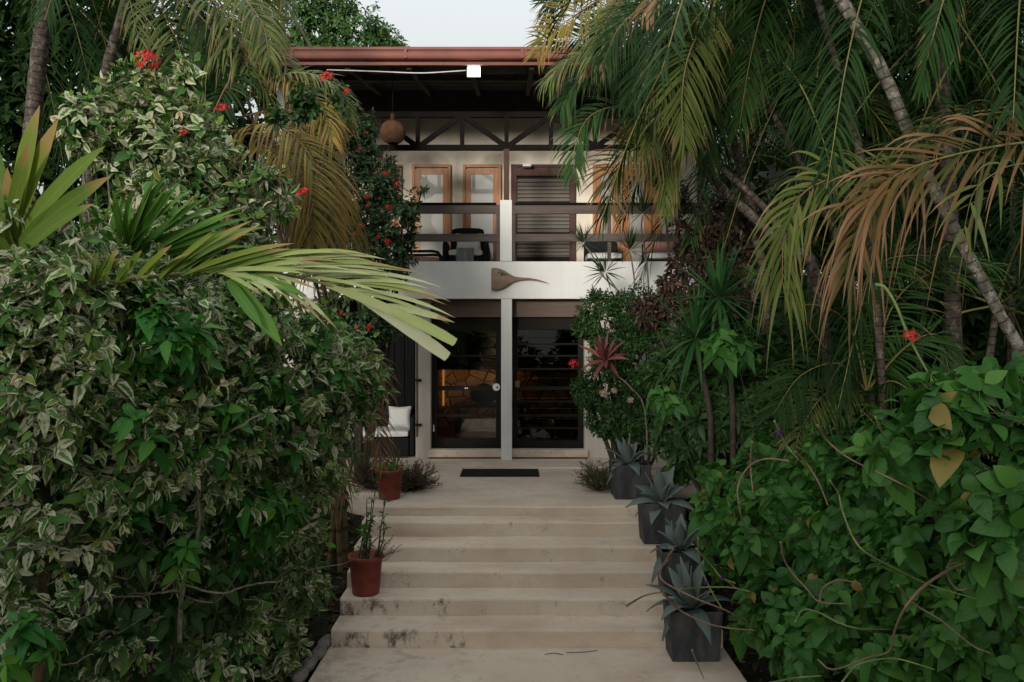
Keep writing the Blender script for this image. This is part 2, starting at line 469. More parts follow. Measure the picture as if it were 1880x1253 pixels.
# room behind the doors
b = MB(); b.box(-3.1, 3.1, 16.4, 16.5, -.05, 2.9); part(b, 'stone_wall', M['stone'])
b = MB(); b.box(-3.1, -1.62, 13.56, 13.66, -.05, 2.9); b.box(-1.78, -1.62, 13.66, 16.4, -.05, 2.9); b.box(3.0, 3.1, 12.6, 16.4, -.05, 2.9); part(b, 'inner_wall', M['brownwood'])
b = MB(); b.box(-3.1, 3.1, 12.56, 16.4, 2.72, 2.94); part(b, 'inner_ceiling', M['ceil'])
b = MB(); b.box(-1.6, 2.99, 12.6, 16.39, -.03, .06); part(b, 'inner_floor', M['brownwood'])
b = MB(); b.box(-1.6, 2.98, 15.85, 16.39, 1.42, 1.52); b.box(-1.6, 2.98, 15.85, 15.88, 1.355, 1.419); part(b, 'shelf_ledge', M['brownwood'])

def framed(mb, x0, x1, z0, z1, y0, y1, wl, wt, wb):
    mb.box(x0, x0 + wl, y0, y1, z0, z1); mb.box(x1 - wl, x1, y0, y1, z0, z1)
    mb.box(x0 + wl, x1 - wl, y0, y1, z1 - wt, z1); mb.box(x0 + wl, x1 - wl, y0, y1, z0, z0 + wb)

# glazed sliding doors
x0, x1 = -1.35, -.182
b = MB(); framed(b, x0, x1, .175, 2.365, 12.47, 12.53, .09, .20, .16)
for z, h in ((1.72, .03), (1.175, .075), (.715, .045)): b.box(x0 + .09, x1 - .09, 12.478, 12.522, z - h/2, z + h/2)
d1 = part(b, 'sliding_door', M['black'], bevel=.004)
b = MB(); b.box(x0 + .08, x1 - .08, 12.497, 12.503, .3, 2.2); part(b, 'pane', M['glass'], d1)
b = MB()
th = np.linspace(0, 2*np.pi, 20, endpoint=False)
def disc(mb, c, r, y0, y1, mat=0):
    a = [(c[0] + r*math.cos(t), y0, c[1] + r*math.sin(t)) for t in th]; e = [(p[0], y1, p[2]) for p in a]
    n = len(a)
    mb.add(a + e, [np.arange(n)[None], (np.arange(n)[::-1] + n)[None], np.stack([np.arange(n), (np.arange(n)+1) % n, (np.arange(n)+1) % n + n, np.arange(n)+n], -1)], mat=mat, smooth=False)
disc(b, (-.262, 1.195), .062, 12.445, 12.469); 
disc(b, (-.25, 1.19), .016, 12.435, 12.445, 1); part(b, 'round_lock', [M['whiteplastic'], M['black']], d1)
b = MB(); 
for dx in (0, .03): b.box(-.795 + dx, -.772 + dx, 12.47, 12.477, 1.165, 1.187)
part(b, 'sticker', M['whiteplastic'], d1)
b = MB(); b.box(-1.325, -1.305, 12.44, 12.469, .45, .56); part(b, 'handle', M['whiteplastic'], d1)
x0, x1 = .004, 1.20
b = MB(); framed(b, x0, x1, .175, 2.365, 12.47, 12.53, .09, .20, .12); 
for z, h in ((1.92, .03), (1.72, .03), (1.5, .03), (1.175, .06), (.95, .03), (.715, .045), (.5, .03)): b.box(x0 + .09, x1 - .09, 12.478, 12.494, z - h/2, z + h/2)
d2 = part(b, 'louvre_door', M['black'], bevel=.004)
b = MB()
for i in range(11):
    z = .36 + i*.17
    b.bar((x0 + .092, 12.50, z + .05), (x1 - .092, 12.50, z + .05), .008, .165, up=(0, .06, 1))
part(b, 'louvre_pane', M['louvre'], d2)
b = MB(); b.box(.055, .125, 12.455, 12.469, 1.19, 1.30); part(b, 'lock_plate', M['carved'], d2)

# upper floor
b = MB(); b.box(HX0, HX1, 14.0, 14.2, 3.0, 6.32); part(b, 'upper_wall', M['cream'])
b = MB(); b.box(HX1 - .12, HX1, FD + .2, 14.0, 3.15, 6.3); part(b, 'end_wall', M['white'])
b = MB(); b.box(HX0, HX0 + .12, FD + .2, 14.0, 3.15, 6.3); part(b, 'end_wall', M['white'])
b = MB(); b.box(HX0, HX1, 13.86, 13.998, 6.24, 6.66); part(b, 'wall_beam', M['ceil'])
PW = 97.14
def wx(px): return (px - 940) / PW
def glass_door(px0, px1, kind):
    x0, x1 = wx(px0), wx(px1)
    z0, z1 = 3.16, 5.295
    b = MB(); b.box(x0, x0 + .055, 13.93, 13.998, z0, z1); b.box(x1 - .055, x1, 13.93, 13.998, z0, z1); b.box(x0 + .055, x1 - .055, 13.93, 13.998, z1 - .055, z1)
    d = part(b, 'wooden_door', M['orange'], bevel=.004)
    b = MB(); framed(b, x0 + .057, x1 - .057, z0, z1 - .085, 13.945, 13.985, .095 if x1 - x0 > .5 else .06, .10, .2); part(b, 'frame', M['orange'], d, .003)
    b = MB(); b.box(x0 + .13, x1 - .13, 13.962, 13.968, z0 + .1, z1 - .16); part(b, 'pane', M['film'], d)
    return d
for a, c in ((676, 738), (757, 828), (850, 920), (1088, 1138), (1141, 1195), (1197, 1262)): glass_door(a, c, 0)
x0, x1 = wx(938), wx(1056)
b = MB(); framed(b, x0, x1, 3.16, 5.295, 13.93, 13.998, .11, .05, .1); b.box(x0 + .11, x1 - .11, 13.94, 13.998, 5.08, 5.24); ld = part(b, 'slatted_door', M['brownwood'], bevel=.004)
b = MB()
for z in (4.56, 4.40, 3.97, 3.52): b.box(x0 + .112, x1 - .112, 13.945, 13.985, z - .035, z + .035)
part(b, 'crossbar', M['black'], ld)
b = MB()
for i in range(24):
    z = 3.32 + i*.073
    b.bar((x0 + .112, 13.972, z), (x1 - .112, 13.972, z), .008, .07, up=(0, .5, 1))
part(b, 'slat', m_wood('louvre_slat', (.12, .10, .085), (.20, .175, .15), .5, axis=(.05, 1, 1)), ld)
b = MB(); b.box(x0 + .11, x1 - .11, 13.988, 13.9985, 3.2, 5.1); part(b, 'back_panel', M['black'], ld)

# truss between the slender posts
b = MB()
zt, zb_ = 5.68, 5.15
b.box(HX0, HX1, FD + .045, FD + .115, zt - .035, zt + .055)
b.box(HX0, HX1, FD + .045, FD + .115, zb_ - .045, zb_ + .04)
step = 82/112.4
k0 = -5
nodesx = [(930 + 82*i - 940)/112.4 for i in range(k0, 5)]
for i, x in enumerate(nodesx):
    b.box(x - .035, x + .035, FD + .05, FD + .11, zb_ + .042, zt - .037)
for i in range(len(nodesx) - 1):
    xa, xb = nodesx[i], nodesx[i+1]
    if (i + k0) % 2 == 0: b.bar((xa + .05, FD + .08, zb_ + .04), (xb - .04, FD + .08, zt - .03), .082, .05)
    else: b.bar((xa + .05, FD + .08, zt - .03), (xb - .04, FD + .08, zb_ + .04), .082, .05)
part(b, 'truss', M['steel'])

# roof: boards, rafters, eave board, gutter
def roof_z(y): return 6.04 + (y - 10.9) * .19
b = MB()
V = []
for y in (10.86, 18.5):
    for x in (HX0 - .25, HX1 + .35):
        for dz in (0, .05): V.append((x, y, roof_z(y) + .12 + dz))
b.add(V, [[0,1,3,2],[4,6,7,5],[0,2,6,4],[1,5,7,3],[0,4,5,1],[2,3,7,6]], smooth=False)
roof = part(b, 'roof', M['ceil'])
b = MB()
V = [(x, y, z) for x in (HX0 - .25, HX1 + .35) for y, z in ((10.80, 6.20), (10.80, 6.245), (18.5, 7.70), (18.5, 7.66))]
V = [(x, y, z + .015) for x, y, z in V]
b.add(V, [[0,1,2,3],[7,6,5,4],[0,4,5,1],[1,5,6,2],[2,6,7,3],[3,7,4,0]], smooth=False)
part(b, 'roof_sheet', M['gutter'], roof)
for i in range(8):
    x = -3.35 + i*.91
    b = MB(); b.bar((x, 10.95, roof_z(10.95) + .03), (x, 16, roof_z(16) + .03), .07, .17, up=(0, 0, 1)); part(b, 'rafter', M['ceil'], roof)
b = MB(); b.box(HX0 - .2, HX1 + .3, 12.0, 12.1, roof_z(12) - .06, roof_z(12) + .04)
b.box(HX0 - .2, HX1 + .3, 13.0, 13.06, roof_z(13) + .05, roof_z(13) + .1); part(b, 'purlin', M['ceil'], roof)
b = MB()
pr = [(10.90, 6.02), (10.86, 6.018), (10.855, 6.05), (10.875, 6.055), (10.872, 6.072), (10.80, 6.075), (10.775, 6.09), (10.765, 6.12), (10.765, 6.15), (10.78, 6.185), (10.80, 6.195), (10.80, 6.208), (10.775, 6.21), (10.775, 6.232), (10.90, 6.235)]
a = [(HX0 - .25, y, z) for y, z in pr]; c = [(HX1 + .35, y, z) for y, z in pr]
n = len(pr); q = np.arange(n - 1)
b.add(a + c, [np.stack([q, q+1, q+1+n, q+n], -1), np.arange(n)[None], np.arange(n)[::-1][None] + n], smooth=False)
part(b, 'gutter', M['gutter'], roof)

for x in (-3.2, -1.55, .15, 1.9):
    b = MB(); b.box(x - .02, x + .02, 10.758, 10.764, 6.085, 6.215); part(b, 'gutter_strap', M['gutter'], roof)
# balcony railing
rl = MB(); rl.box(-.255, -.20, FD + .03, FD + .09, 3.272, 4.20); rail_m = M['rail']
railing = part(rl, 'railing', rail_m)
def rbox(name, *a):
    b = MB(); b.box(*a); return part(b, name, rail_m, railing, .004)
rbox('end_post', .005, .05, FD + .03, FD + .09, 3.272, 4.20)
for xa, xb in ((HX0 + .13, -.257), (.052, HX1 - .13)):
    rbox('rail', xa, xb, FD + .025, FD + .06, 4.055, 4.195)
    rbox('rail', xa, xb, FD + .025, FD + .06, 3.60, 3.725)
    b = MB(); b.box(xa - .05 if xa < -1 else xa, xb, FD + .0, FD + .11, 4.203, 4.232); part(b, 'cap_rail', M['steel'], railing, .003)
for x in (-2.1, 1.6): rbox('end_post', x - .03, x + .03, FD + .063, FD + .11, 3.272, 4.20)

# white neighbouring wall seen past the right end of the house
nb = MB(); nb.box(3.32, 4.6, 12.6, 13.0, -.2, 5.6)
o = nb.build('side_wall', M['white'], bevel=.006); tag(o, 'narrow white wall just past the right end of the house', 'wall')

# ------------------------------------------------------------------ things on and in the house
def bird_carving():
    xs = np.array([902, 904, 910, 918, 926, 933, 940, 946, 953, 962, 972, 985, 997, 1008.])
    tp = np.array([492.5, 491.5, 491.5, 493, 496.5, 501, 505.5, 508, 508.8, 509.5, 510.2, 512.5, 516, 520.2])
    bt = np.array([533.5, 534.5, 535.5, 533.5, 530, 526, 521, 518, 516.3, 515.2, 514.8, 515.8, 518.3, 521.0])
    th = np.array([.05, .07, .085, .09, .085, .075, .06, .05, .035, .03, .026, .022, .016, .008])
    V = []; k = 10
    for x, a, c, h in zip(xs, tp, bt, th):
        X = (x - 940)/112.4; Za = EYE - (a - 626)/112.4; Zc = EYE - (c - 626)/112.4
        for j in range(k):
            ph = 2*np.pi*j/k
            V.append((X, FD - .006 - h*(.5 + .5*math.cos(ph)), (Za + Zc)/2 + (Za - Zc)/2*math.sin(ph)))
    n = len(xs); i = np.arange(n-1)[:, None]*k; j = np.arange(k)[None]; jj = (j+1) % k
    b = MB(); b.add(V, [np.stack([i+j, i+jj, i+jj+k, i+j+k], -1).reshape(-1, 4), np.arange(k)[None], (np.arange(k)[::-1] + (n-1)*k)[None]])
    t = thing('bird_carving', 'carved wooden bird head with a long thin beak fixed to the white balcony front', 'carving', (-.1, FD, 2.9))
    o = b.build('head', M['carved'], t)
    b = MB()
    c = np.array([(921.5 - 940)/112.4, FD - .093, EYE - (505 - 626)/112.4])
    b.lathe([(0, 0), (.014, .002), (.02, .008), (.014, .016), (0, .02)], (0, 0, 0), 10)
    v = b.v[0]; b.v[0] = np.stack([v[:, 0], -v[:, 2], v[:, 1]], -1) + c + [0, .012, 0]
    b.tube([c + [-.06, .01, .035], c + [-.02, -.002, .045], c + [.03, .0, .02], c + [.07, .012, -.015]], .006, 6)
    b.build('eye', M['brownwood'], t)
bird_carving()

def pendant(x, y, z, label):
    t = thing('pendant_lamp', label, 'lamp', (x, y, z), 'rattan globe lamps hanging from the balcony ceiling')
    b = MB(); a = np.linspace(-.5*np.pi + .45, .5*np.pi - .2, 16)
    b.lathe([(.205*math.cos(p), .195*math.sin(p)) for p in a], (x, y, z), 28); b.build('lamp_shade', M['rattan'], t)
    b = MB(); b.lathe([(.03, .18), (.035, .22), (.03, .29), (.012, .31)], (x, y, z), 12); b.build('collar', M['rattan'], t)
    b = MB(); b.tube([(x, y, z + .3), (x, y, roof_z(y) + .11)], .006, 5); b.build('cord', M['black'], t)
p = P(721, 243, 11.72); pendant(p.x, p.y, p.z, 'round brown rattan globe lamp hanging in front of the truss beside the flowering bush')
p = P(1155, 250, 11.72); pendant(p.x, p.y, p.z, 'round brown rattan globe lamp half hidden behind the palm fronds')

t = thing('floodlight', 'small square floodlight shining white under the red gutter', 'light', tuple(P(870, 132, 10.95)), None)
c = P(870, 132, 10.95)
b = MB(); b.box(c.x - .105, c.x + .105, c.y, c.y + .05, c.z - .082, c.z + .082); b.box(c.x - .02, c.x + .02, c.y + .052, c.y + .09, c.z - .03, c.z + .18); b.build('housing', M['steel'], t, .004)
b = MB(); b.box(c.x - .095, c.x + .095, c.y - .006, c.y - .002, c.z - .07, c.z + .07); b.build('lens', M['flood'], t)
pts = catmull([P(600, 128, 11.0), P(690, 131, 11.0), P(770, 134, 11.0), P(830, 131, 11.0), P(860, 129, 11.02)], 24)
b = MB(); b.tube(pts, .009, 6); b.build('cable', M['whiteplastic'], t)

t = thing('security_camera', 'small white security camera on the wall above the slatted door', 'camera', (.26, 13.9, 5.26))
b = MB(); b.box(.2, .36, 13.78, 13.93, 5.22, 5.27); b.build('body', M['whiteplastic'], t, .01)
b = MB(); b.tube([(.24, 13.92, 5.245), (.24, 13.999, 5.30), (.52, 13.99, 5.30)], .012, 6); b.build('bracket', M['whiteplastic'], t)

# doormat
b = MB(); b.box(-.755, .40, 10.72, 11.30, .004, .02)
for i in range(40): b.box(-.75 + i*.0287, -.735 + i*.0287, 10.73, 11.29, .0205, .026)
o = b.build('doormat', M['mat'], bevel=.003); tag(o, 'black ribbed rubber doormat lying on the porch before the doors', 'doormat')

def soft_box(mb, x0, x1, y0, y1, z0, z1, r=.03, nx=7, ny=5, puff=.02):
    """a rounded cushion block"""
    c = np.array([(x0+x1)/2, (y0+y1)/2, (z0+z1)/2]); h = np.array([(x1-x0)/2, (y1-y0)/2, (z1-z0)/2])
    n = 8
    u = np.linspace(-1, 1, n)
    for ax in range(3):
        for sg in (-1, 1):
            A, B = np.meshgrid(u, u)
            p = np.zeros((n, n, 3)); o1, o2 = [(1, 2), (2, 0), (0, 1)][ax]
            p[..., ax] = sg; p[..., o1] = A; p[..., o2] = B
            q = p * h
            inner = np.clip(q, -(h - r), h - r)
            dlt = q - inner; L = np.linalg.norm(dlt, axis=-1, keepdims=True)
            q = inner + dlt / np.maximum(L, 1e-6) * r * (L > 1e-6)
            q[..., 2] += np.sign(q[..., 2]) * puff * (1 - p[..., 0]**2) * (1 - p[..., 1]**2) * (abs(p[..., 2]) > .9)
            i = (np.arange(n-1)[:, None]*n + np.arange(n-1)[None]); f = np.stack([i, i+1, i+1+n, i+n], -1).reshape(-1, 4)
            if sg < 0: f = f[:, ::-1]
            mb.add((q + c).reshape(-1, 3), f)

def sofa(name, label, x0, x1, y0, y1, z, cat='sofa', back=.75, arm=.6, group=None, rx=True, lx=True, seat=.40):
    t = thing(name, label, cat, ((x0+x1)/2, (y0+y1)/2, z), group)
    b = MB(); b.box(x0, x1, y0, y1, z, z + seat - .11); b.build('base', M['wicker'], t, .02)
    b = MB(); soft_box(b, x0 + .002, x1 - .002, y1 - .14, y1, z + .1, z + back, .06); b.build('backrest', M['wicker'], t)
    for on, a, c in ((lx, x0 - .1, x0), (rx, x1, x1 + .1)):
        if on:
            b = MB(); soft_box(b, a, c, y0 + .0, y1, z, z + arm, .045); b.build('armrest', M['wicker'], t)
    b = MB(); soft_box(b, x0 + .01, x1 - .01, y0 - .02, y1 - .15, z + seat - .10, z + seat + .01, .035); b.build('seat_cushion', M['cushion'], t)
    return t
def pillow(name, label, c, w, h, th, tilt, m, cat='pillow'):
    n = 12; u = np.linspace(-1, 1, n); A, B = np.meshgrid(u, u)
    b = MB()
    for sg in (-1, 1):
        d = sg * th * np.sqrt(np.clip((1 - A**4) * (1 - B**4), 0, 1)) * .5
        pin = 1 - .10*(1 - np.abs(A))*np.abs(B)**3
        pin2 = 1 - .10*(1 - np.abs(B))*np.abs(A)**3
        X = A * w/2 * pin2; Z = B * h/2 * pin + .008*np.sin(A*7 + B*3)*(1-B**2); Y = d
        ct, st = math.cos(tilt), math.sin(tilt)
        Yr = Y*ct + Z*st*1.0; Zr = -Y*st + Z*ct
        p = np.stack([X, Yr, Zr], -1) + np.array(c)
        i = (np.arange(n-1)[:, None]*n + np.arange(n-1)[None]); f = np.stack([i, i+1, i+1+n, i+n], -1).reshape(-1, 4)
        b.add(p.reshape(-1, 3), f if sg < 0 else f[:, ::-1])
    o = b.build(name, m); tag(o, label, cat); return o
sofa('sofa', 'black wicker sofa with a white seat pad on the porch left of the doors', -2.95, -1.74, 12.50, 13.25, .027, back=.78, arm=.66, seat=.42)
pillow('pillow', 'square white pillow leaning in the corner of the black porch sofa', (-1.97, 12.98, .64), .40, .38, .16, .22, M['cushion'])
bz = 3.155
sofa('armchair', 'black wicker armchair with white cushions behind the balcony railing', -1.12, -.50, 12.9, 13.6, bz, 'armchair', .86, .56)
pillow('back_cushion', 'white back cushion upright on the balcony armchair', (-.78, 13.33, bz + .58), .46, .36, .14, .2, M['cushion'], 'cushion')
b = MB(); n = 9; u = np.linspace(0, 1, n); 
S = [(13.3, bz + .44), (13.1, bz + .435), (12.90, bz + .435), (12.855, bz + .425), (12.85, bz + .36), (12.85, bz + .26), (12.848, bz + .12)]
V = [(-.97 + .30*a, y - .012*math.sin(a*13), z + .004*math.sin(a*9)) for y, z in S for a in u]
i = (np.arange(len(S)-1)[:, None]*n + np.arange(n-1)[None])
b.add(V, np.stack([i, i+1, i+1+n, i+n], -1).reshape(-1, 4)); o = b.build('throw_blanket', M['throw']); sm = o.modifiers.new('thick', 'SOLIDIFY'); sm.thickness = .012; sm.offset = 1
tag(o, 'grey striped throw draped over the seat of the balcony armchair', 'throw')
# low lounge chair with bent arm rail
t = thing('lounge_chair', 'low dark framed lounge chair at the left end of the balcony', 'chair', (-1.6, 12.8, bz))
for y in (12.55, 13.1):
    b = MB(); b.tube(catmull([(-2.1, y, bz + .33), (-1.6, y, bz + .335), (-1.30, y, bz + .33), (-1.22, y, bz + .25), (-1.17, y, bz)], 20), .026, 8); b.build('arm_rail', M['black'], t)
b = MB(); b.box(-2.1, -1.24, 12.58, 13.07, bz + .12, bz + .16); b.build('seat', M['black'], t, .01)
b = MB(); soft_box(b, -2.1, -1.26, 12.6, 13.05, bz + .162, bz + .25, .03); b.build('seat_cushion', M['pink'], t)
sofa('sofa', 'black sofa with a pale seat pad between the potted tufts on the balcony', 1.30, 1.92, 12.85, 13.5, bz, 'sofa', .62, .32, rx=False, lx=False, seat=.34)
sofa('sofa', 'black sofa with pale seat pad and pink cushion on the right of the balcony', 2.35, 3.0, 12.85, 13.5, bz, 'sofa', .62, .32, rx=False, lx=False, seat=.34)
pillow('pillow', 'dull pink cushion on the right hand balcony sofa', (2.62, 13.2, bz + .50), .62, .34, .16, .2, M['pink'], 'cushion')

# room things glimpsed through the glass
t = thing('light_strip', 'warm vertical light strip glowing in the room behind the left glass door', 'light', (-1.5, 16.2, 1.0)); b = MB(); b.box(-1.53, -1.49, 16.28, 16.34, .55, 1.39); b.build('tube', M['led'], t)
t = thing('light_strip', 'warm horizontal light strip under the ledge above the stone wall', 'light', (-.6, 16.0, 1.38)); b = MB(); b.box(-1.45, .3, 16.0, 16.1, 1.395, 1.415); b.build('tube', M['cove'], t)
t = thing('dining_table', 'dark table seen through the left glass door', 'table', (-.7, 14.6, 0))
b = MB(); b.box(-1.15, .25, 14.3, 15.1, .68, .73); b.build('tabletop', M['black'], t, .01)
for x in (-1.08, .18):
    for y in (14.37, 15.03):
        b = MB(); b.box(x - .035, x + .035, y - .035, y + .035, .06, .678); b.build('leg', M['black'], t)
b = MB(); b.lathe([(0, .735), (.12, .735), (.24, .80), (.29, .92), (.25, 1.02), (.12, 1.10), (.03, 1.13), (0, 1.13)], (-.55, 14.7, 0), 20); o = b.build('bowl', M['black']); tag(o, 'dark domed bowl on the table behind the left glass door', 'bowl')
for i, x in enumerate((.35, 1.0)):
    t = thing('stool', ('dark square stool nearest the column behind the louvre glass door', 'dark square stool farther right behind the louvre glass door')[i], 'stool', (x, 13.6, .06), 'stools behind the louvre door')
    b = MB(); b.box(x - .2, x + .2, 13.4, 13.8, .46, .50); b.build('seat', M['brownwood'], t, .008)
    for dx in (-.17, .17):
        for dy in (-.17, .17):
            b = MB(); b.box(x + dx - .025, x + dx + .025, 13.6 + dy - .025, 13.6 + dy + .025, .061, .458); b.build('leg', M['brownwood'], t)
# ------------------------------------------------------------------ plants: materials
def leaf_mat(name, stops, tip=None, vari=None, rough=.42, transl=.22, spec=.35, vein=.25, mid=None, tcol=None, sidev=False):
    m, t, o = nodes(name)
    a = t.nodes.new('ShaderNodeAttribute'); a.attribute_name = 'leaf'
    s = t.nodes.new('ShaderNodeSeparateXYZ'); t.links.new(a.outputs['Vector'], s.inputs[0])
    u = math_(t, 'ABSOLUTE', s.outputs[0]); v = s.outputs[1]; r = s.outputs[2]
    rough = min(.9, rough + .06); spec *= .6
    stops = [(p, (c[0]*.97, c[1]*1.05, c[2]*.70)) if c[1] > c[0] and c[1] > 1.35*c[2] else (p, c) for p, c in stops]
    col = ramp(t, r, stops)
    if sidev:
        wv = math_(t, 'SINE', math_(t, 'MULTIPLY', math_(t, 'SUBTRACT', v, math_(t, 'MULTIPLY', u, .22)), 42))
        col = mix(t, math_(t, 'MULTIPLY', ramp(t, wv, [(.75, (0,)), (1, (1,))]), .45), col, mid or (.2, .24, .1))
        nb = noise(t, 9, 5, .6)
        col = mix(t, math_(t, 'MULTIPLY', ramp(t, nb, [(.62, (0,)), (.74, (1,))]), .5), col, (.17, .15, .05))
    n = noise(t, 30, 4, .6)
    col = mix(t, math_(t, 'MULTIPLY', n, .5), col, mix(t, 1.0, col, (.55, .55, .5), 'MULTIPLY'))
    if vein:
        ve = ramp(t, u, [(0, (1,)), (.16, (0,))])
        col = mix(t, math_(t, 'MULTIPLY', ve, vein), col, mid or (.20, .24, .10))
    if vari:
        c = t.nodes.new('ShaderNodeTexCoord')
        nv = noise(t, 26, 5, .7)
        e = math_(t, 'ADD', u, math_(t, 'MULTIPLY', math_(t, 'SUBTRACT', nv, .5), 1.9))
        e = math_(t, 'ADD', e, math_(t, 'MULTIPLY', math_(t, 'SUBTRACT', math_(t, 'FRACT', math_(t, 'MULTIPLY', r, 37.7)), .62), 1.5))
        col = mix(t, ramp(t, e, [(.36, (0,)), (.66, (1,))]), col, vari)
    if tip:
        tc, t0, t1 = tip
        f = math_(t, 'ADD', v, math_(t, 'MULTIPLY', math_(t, 'SUBTRACT', math_(t, 'FRACT', math_(t, 'MULTIPLY', r, 17.3)), .5), .7))
        col = mix(t, ramp(t, f, [(t0, (0,)), (t1, (1,))]), col, tc)
    b = prin(t, None, col, rough, spec)
    tr = t.nodes.new('ShaderNodeBsdfTranslucent')
    t.links.new(mix(t, 1.0, col, tcol or (1.0, 1.15, .6), 'MULTIPLY'), tr.inputs[0])
    ms = t.nodes.new('ShaderNodeMixShader'); ms.inputs[0].default_value = transl
    t.links.new(b.outputs[0], ms.inputs[1]); t.links.new(tr.outputs[0], ms.inputs[2]); t.links.new(ms.outputs[0], o.inputs[0])
    return m
def stem_mat(name, c1, c2, rings=0, rough=.75, lichen=None):
    m, t, o = nodes(name)
    a = t.nodes.new('ShaderNodeAttribute'); a.attribute_name = 'leaf'
    s = t.nodes.new('ShaderNodeSeparateXYZ'); t.links.new(a.outputs['Vector'], s.inputs[0])
    n = noise(t, 22, 6, .65); 
    col = ramp(t, n, [(.32, c1), (.68, c2)])
    h = n
    if rings:
        wv = math_(t, 'FRACT', math_(t, 'ADD', math_(t, 'MULTIPLY', s.outputs[1], rings), math_(t, 'MULTIPLY', noise(t, 5, 3), .5)))
        k = ramp(t, wv, [(0, (0,)), (.12, (1,)), (.85, (1,)), (1, (0,))])
        col = mix(t, k, tuple(x*.4 for x in c1), col); h = math_(t, 'ADD', n, k)
    if lichen:
        col = mix(t, ramp(t, noise(t, 16, 5, .7, stretch=(1, 1, .7)), [(.52, (0,)), (.60, (1,))]), col, lichen)
    prin(t, o, col, rough, .2, bump(t, h, .5, .01)); return m
L = {}
L['vari'] = leaf_mat('variegated_leaf', [(0, (.035, .11, .035)), (.5, (.075, .175, .05)), (.93, (.15, .22, .05)), (.96, (.30, .16, .05)), (1, (.34, .15, .06))], vari=(.46, .46, .31), rough=.5, transl=.2)
L['green'] = leaf_mat('green_leaf', [(0, (.02, .10, .028)), (.6, (.04, .17, .035)), (1, (.12, .25, .04))], rough=.4)
L['porter'] = leaf_mat('broad_leaf', [(0, (.022, .085, .024)), (.6, (.045, .150, .034)), (.96, (.09, .21, .045)), (.985, (.20, .20, .04)), (1, (.26, .19, .05))], rough=.5, spec=.5, mid=(.10, .20, .065), sidev=True, transl=.28)
L['ixora'] = leaf_mat('ixora_leaf', [(0, (.036, .068, .046)), (.7, (.072, .125, .080)), (1, (.16, .21, .12))], rough=.35, spec=.45)
L['shrub'] = leaf_mat('small_leaf', [(0, (.016, .045, .02)), (.7, (.035, .085, .032)), (1, (.08, .13, .045))], rough=.4)
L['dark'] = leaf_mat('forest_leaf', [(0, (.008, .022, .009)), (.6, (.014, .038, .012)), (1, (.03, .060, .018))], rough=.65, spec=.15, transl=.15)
L['tree'] = leaf_mat('tree_leaf', [(0, (.03, .075, .03)), (.6, (.055, .125, .045)), (1, (.11, .17, .05))], rough=.5, transl=.2)
L['strap'] = leaf_mat('strap_leaf', [(0, (.085, .145, .032)), (.6, (.14, .20, .04)), (1, (.21, .235, .05))], tip=((.30, .20, .07), .8, 1.15), rough=.5, vein=.3, mid=(.24, .28, .08))
L['strapgreen'] = leaf_mat('strap_green_leaf', [(0, (.05, .14, .028)), (.6, (.09, .20, .038)), (1, (.16, .27, .06))], rough=.45, vein=.3, mid=(.2, .3, .08))
L['pale'] = leaf_mat('pale_palm_leaf', [(0, (.26, .31, .14)), (.5, (.38, .41, .24)), (1, (.48, .48, .33))], rough=.62, spec=.3, tip=((.30, .23, .11), .95, 1.2), vein=.35, mid=(.42, .45, .18), transl=.2)
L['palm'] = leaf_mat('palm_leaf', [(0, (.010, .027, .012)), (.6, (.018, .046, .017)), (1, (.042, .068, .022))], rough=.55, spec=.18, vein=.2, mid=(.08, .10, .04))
L['palmg'] = leaf_mat('palm_green_leaf', [(0, (.015, .048, .018)), (.6, (.027, .072, .023)), (1, (.055, .105, .030))], rough=.5, spec=.25, vein=.2, tip=((.16, .12, .04), .95, 1.3))
L['olive'] = leaf_mat('palm_olive_leaf', [(0, (.055, .075, .026)), (.5, (.095, .115, .04)), (1, (.16, .165, .06))], rough=.45, vein=.2, tip=((.22, .15, .07), .85, 1.2))
L['yellow'] = leaf_mat('palm_yellow_leaf', [(0, (.13, .12, .022)), (.5, (.22, .17, .032)), (1, (.32, .22, .05))], rough=.5, vein=.2, mid=(.25, .20, .07), tip=((.30, .15, .06), .55, 1.05))
L['orange'] = leaf_mat('palm_orange_leaf', [(0, (.045, .06, .018)), (.35, (.085, .075, .024)), (.65, (.135, .085, .028)), (1, (.20, .105, .04))], rough=.5, vein=.15, mid=(.2, .14, .05), tip=((.23, .13, .07), .5, 1.0), tcol=(1.1, 1, .6))
L['dry'] = leaf_mat('palm_dry_leaf', [(0, (.16, .085, .045)), (.6, (.24, .14, .075)), (1, (.30, .19, .11))], rough=.7, vein=0, spec=.15, tcol=(1, 1, .8))
L['agave'] = leaf_mat('agave_leaf', [(0, (.10, .135, .122)), (.6, (.14, .175, .158)), (1, (.18, .215, .195))], rough=.55, transl=.05, vein=0, spec=.3)
L['cordy'] = leaf_mat('cordyline_leaf', [(0, (.08, .020, .025)), (.5, (.20, .06, .06)), (1, (.38, .17, .155))], rough=.4, vein=.2, mid=(.32, .12, .12), tcol=(1.2, .8, .7))
L['croton'] = leaf_mat('croton_leaf', [(0, (.020, .017, .013)), (.5, (.05, .035, .024)), (.85, (.09, .06, .04)), (1, (.17, .06, .045))], rough=.35, vein=.2, mid=(.1, .06, .04), tcol=(1, .9, .7))
L['tuft'] = leaf_mat('tuft_leaf', [(0, (.018, .042, .022)), (.7, (.035, .075, .035)), (1, (.12, .11, .05))], rough=.4, vein=0)
L['yucca'] = leaf_mat('yucca_leaf', [(0, (.020, .065, .028)), (.7, (.035, .10, .042)), (1, (.09, .14, .06))], rough=.4, vein=.15, mid=(.07, .13, .06))
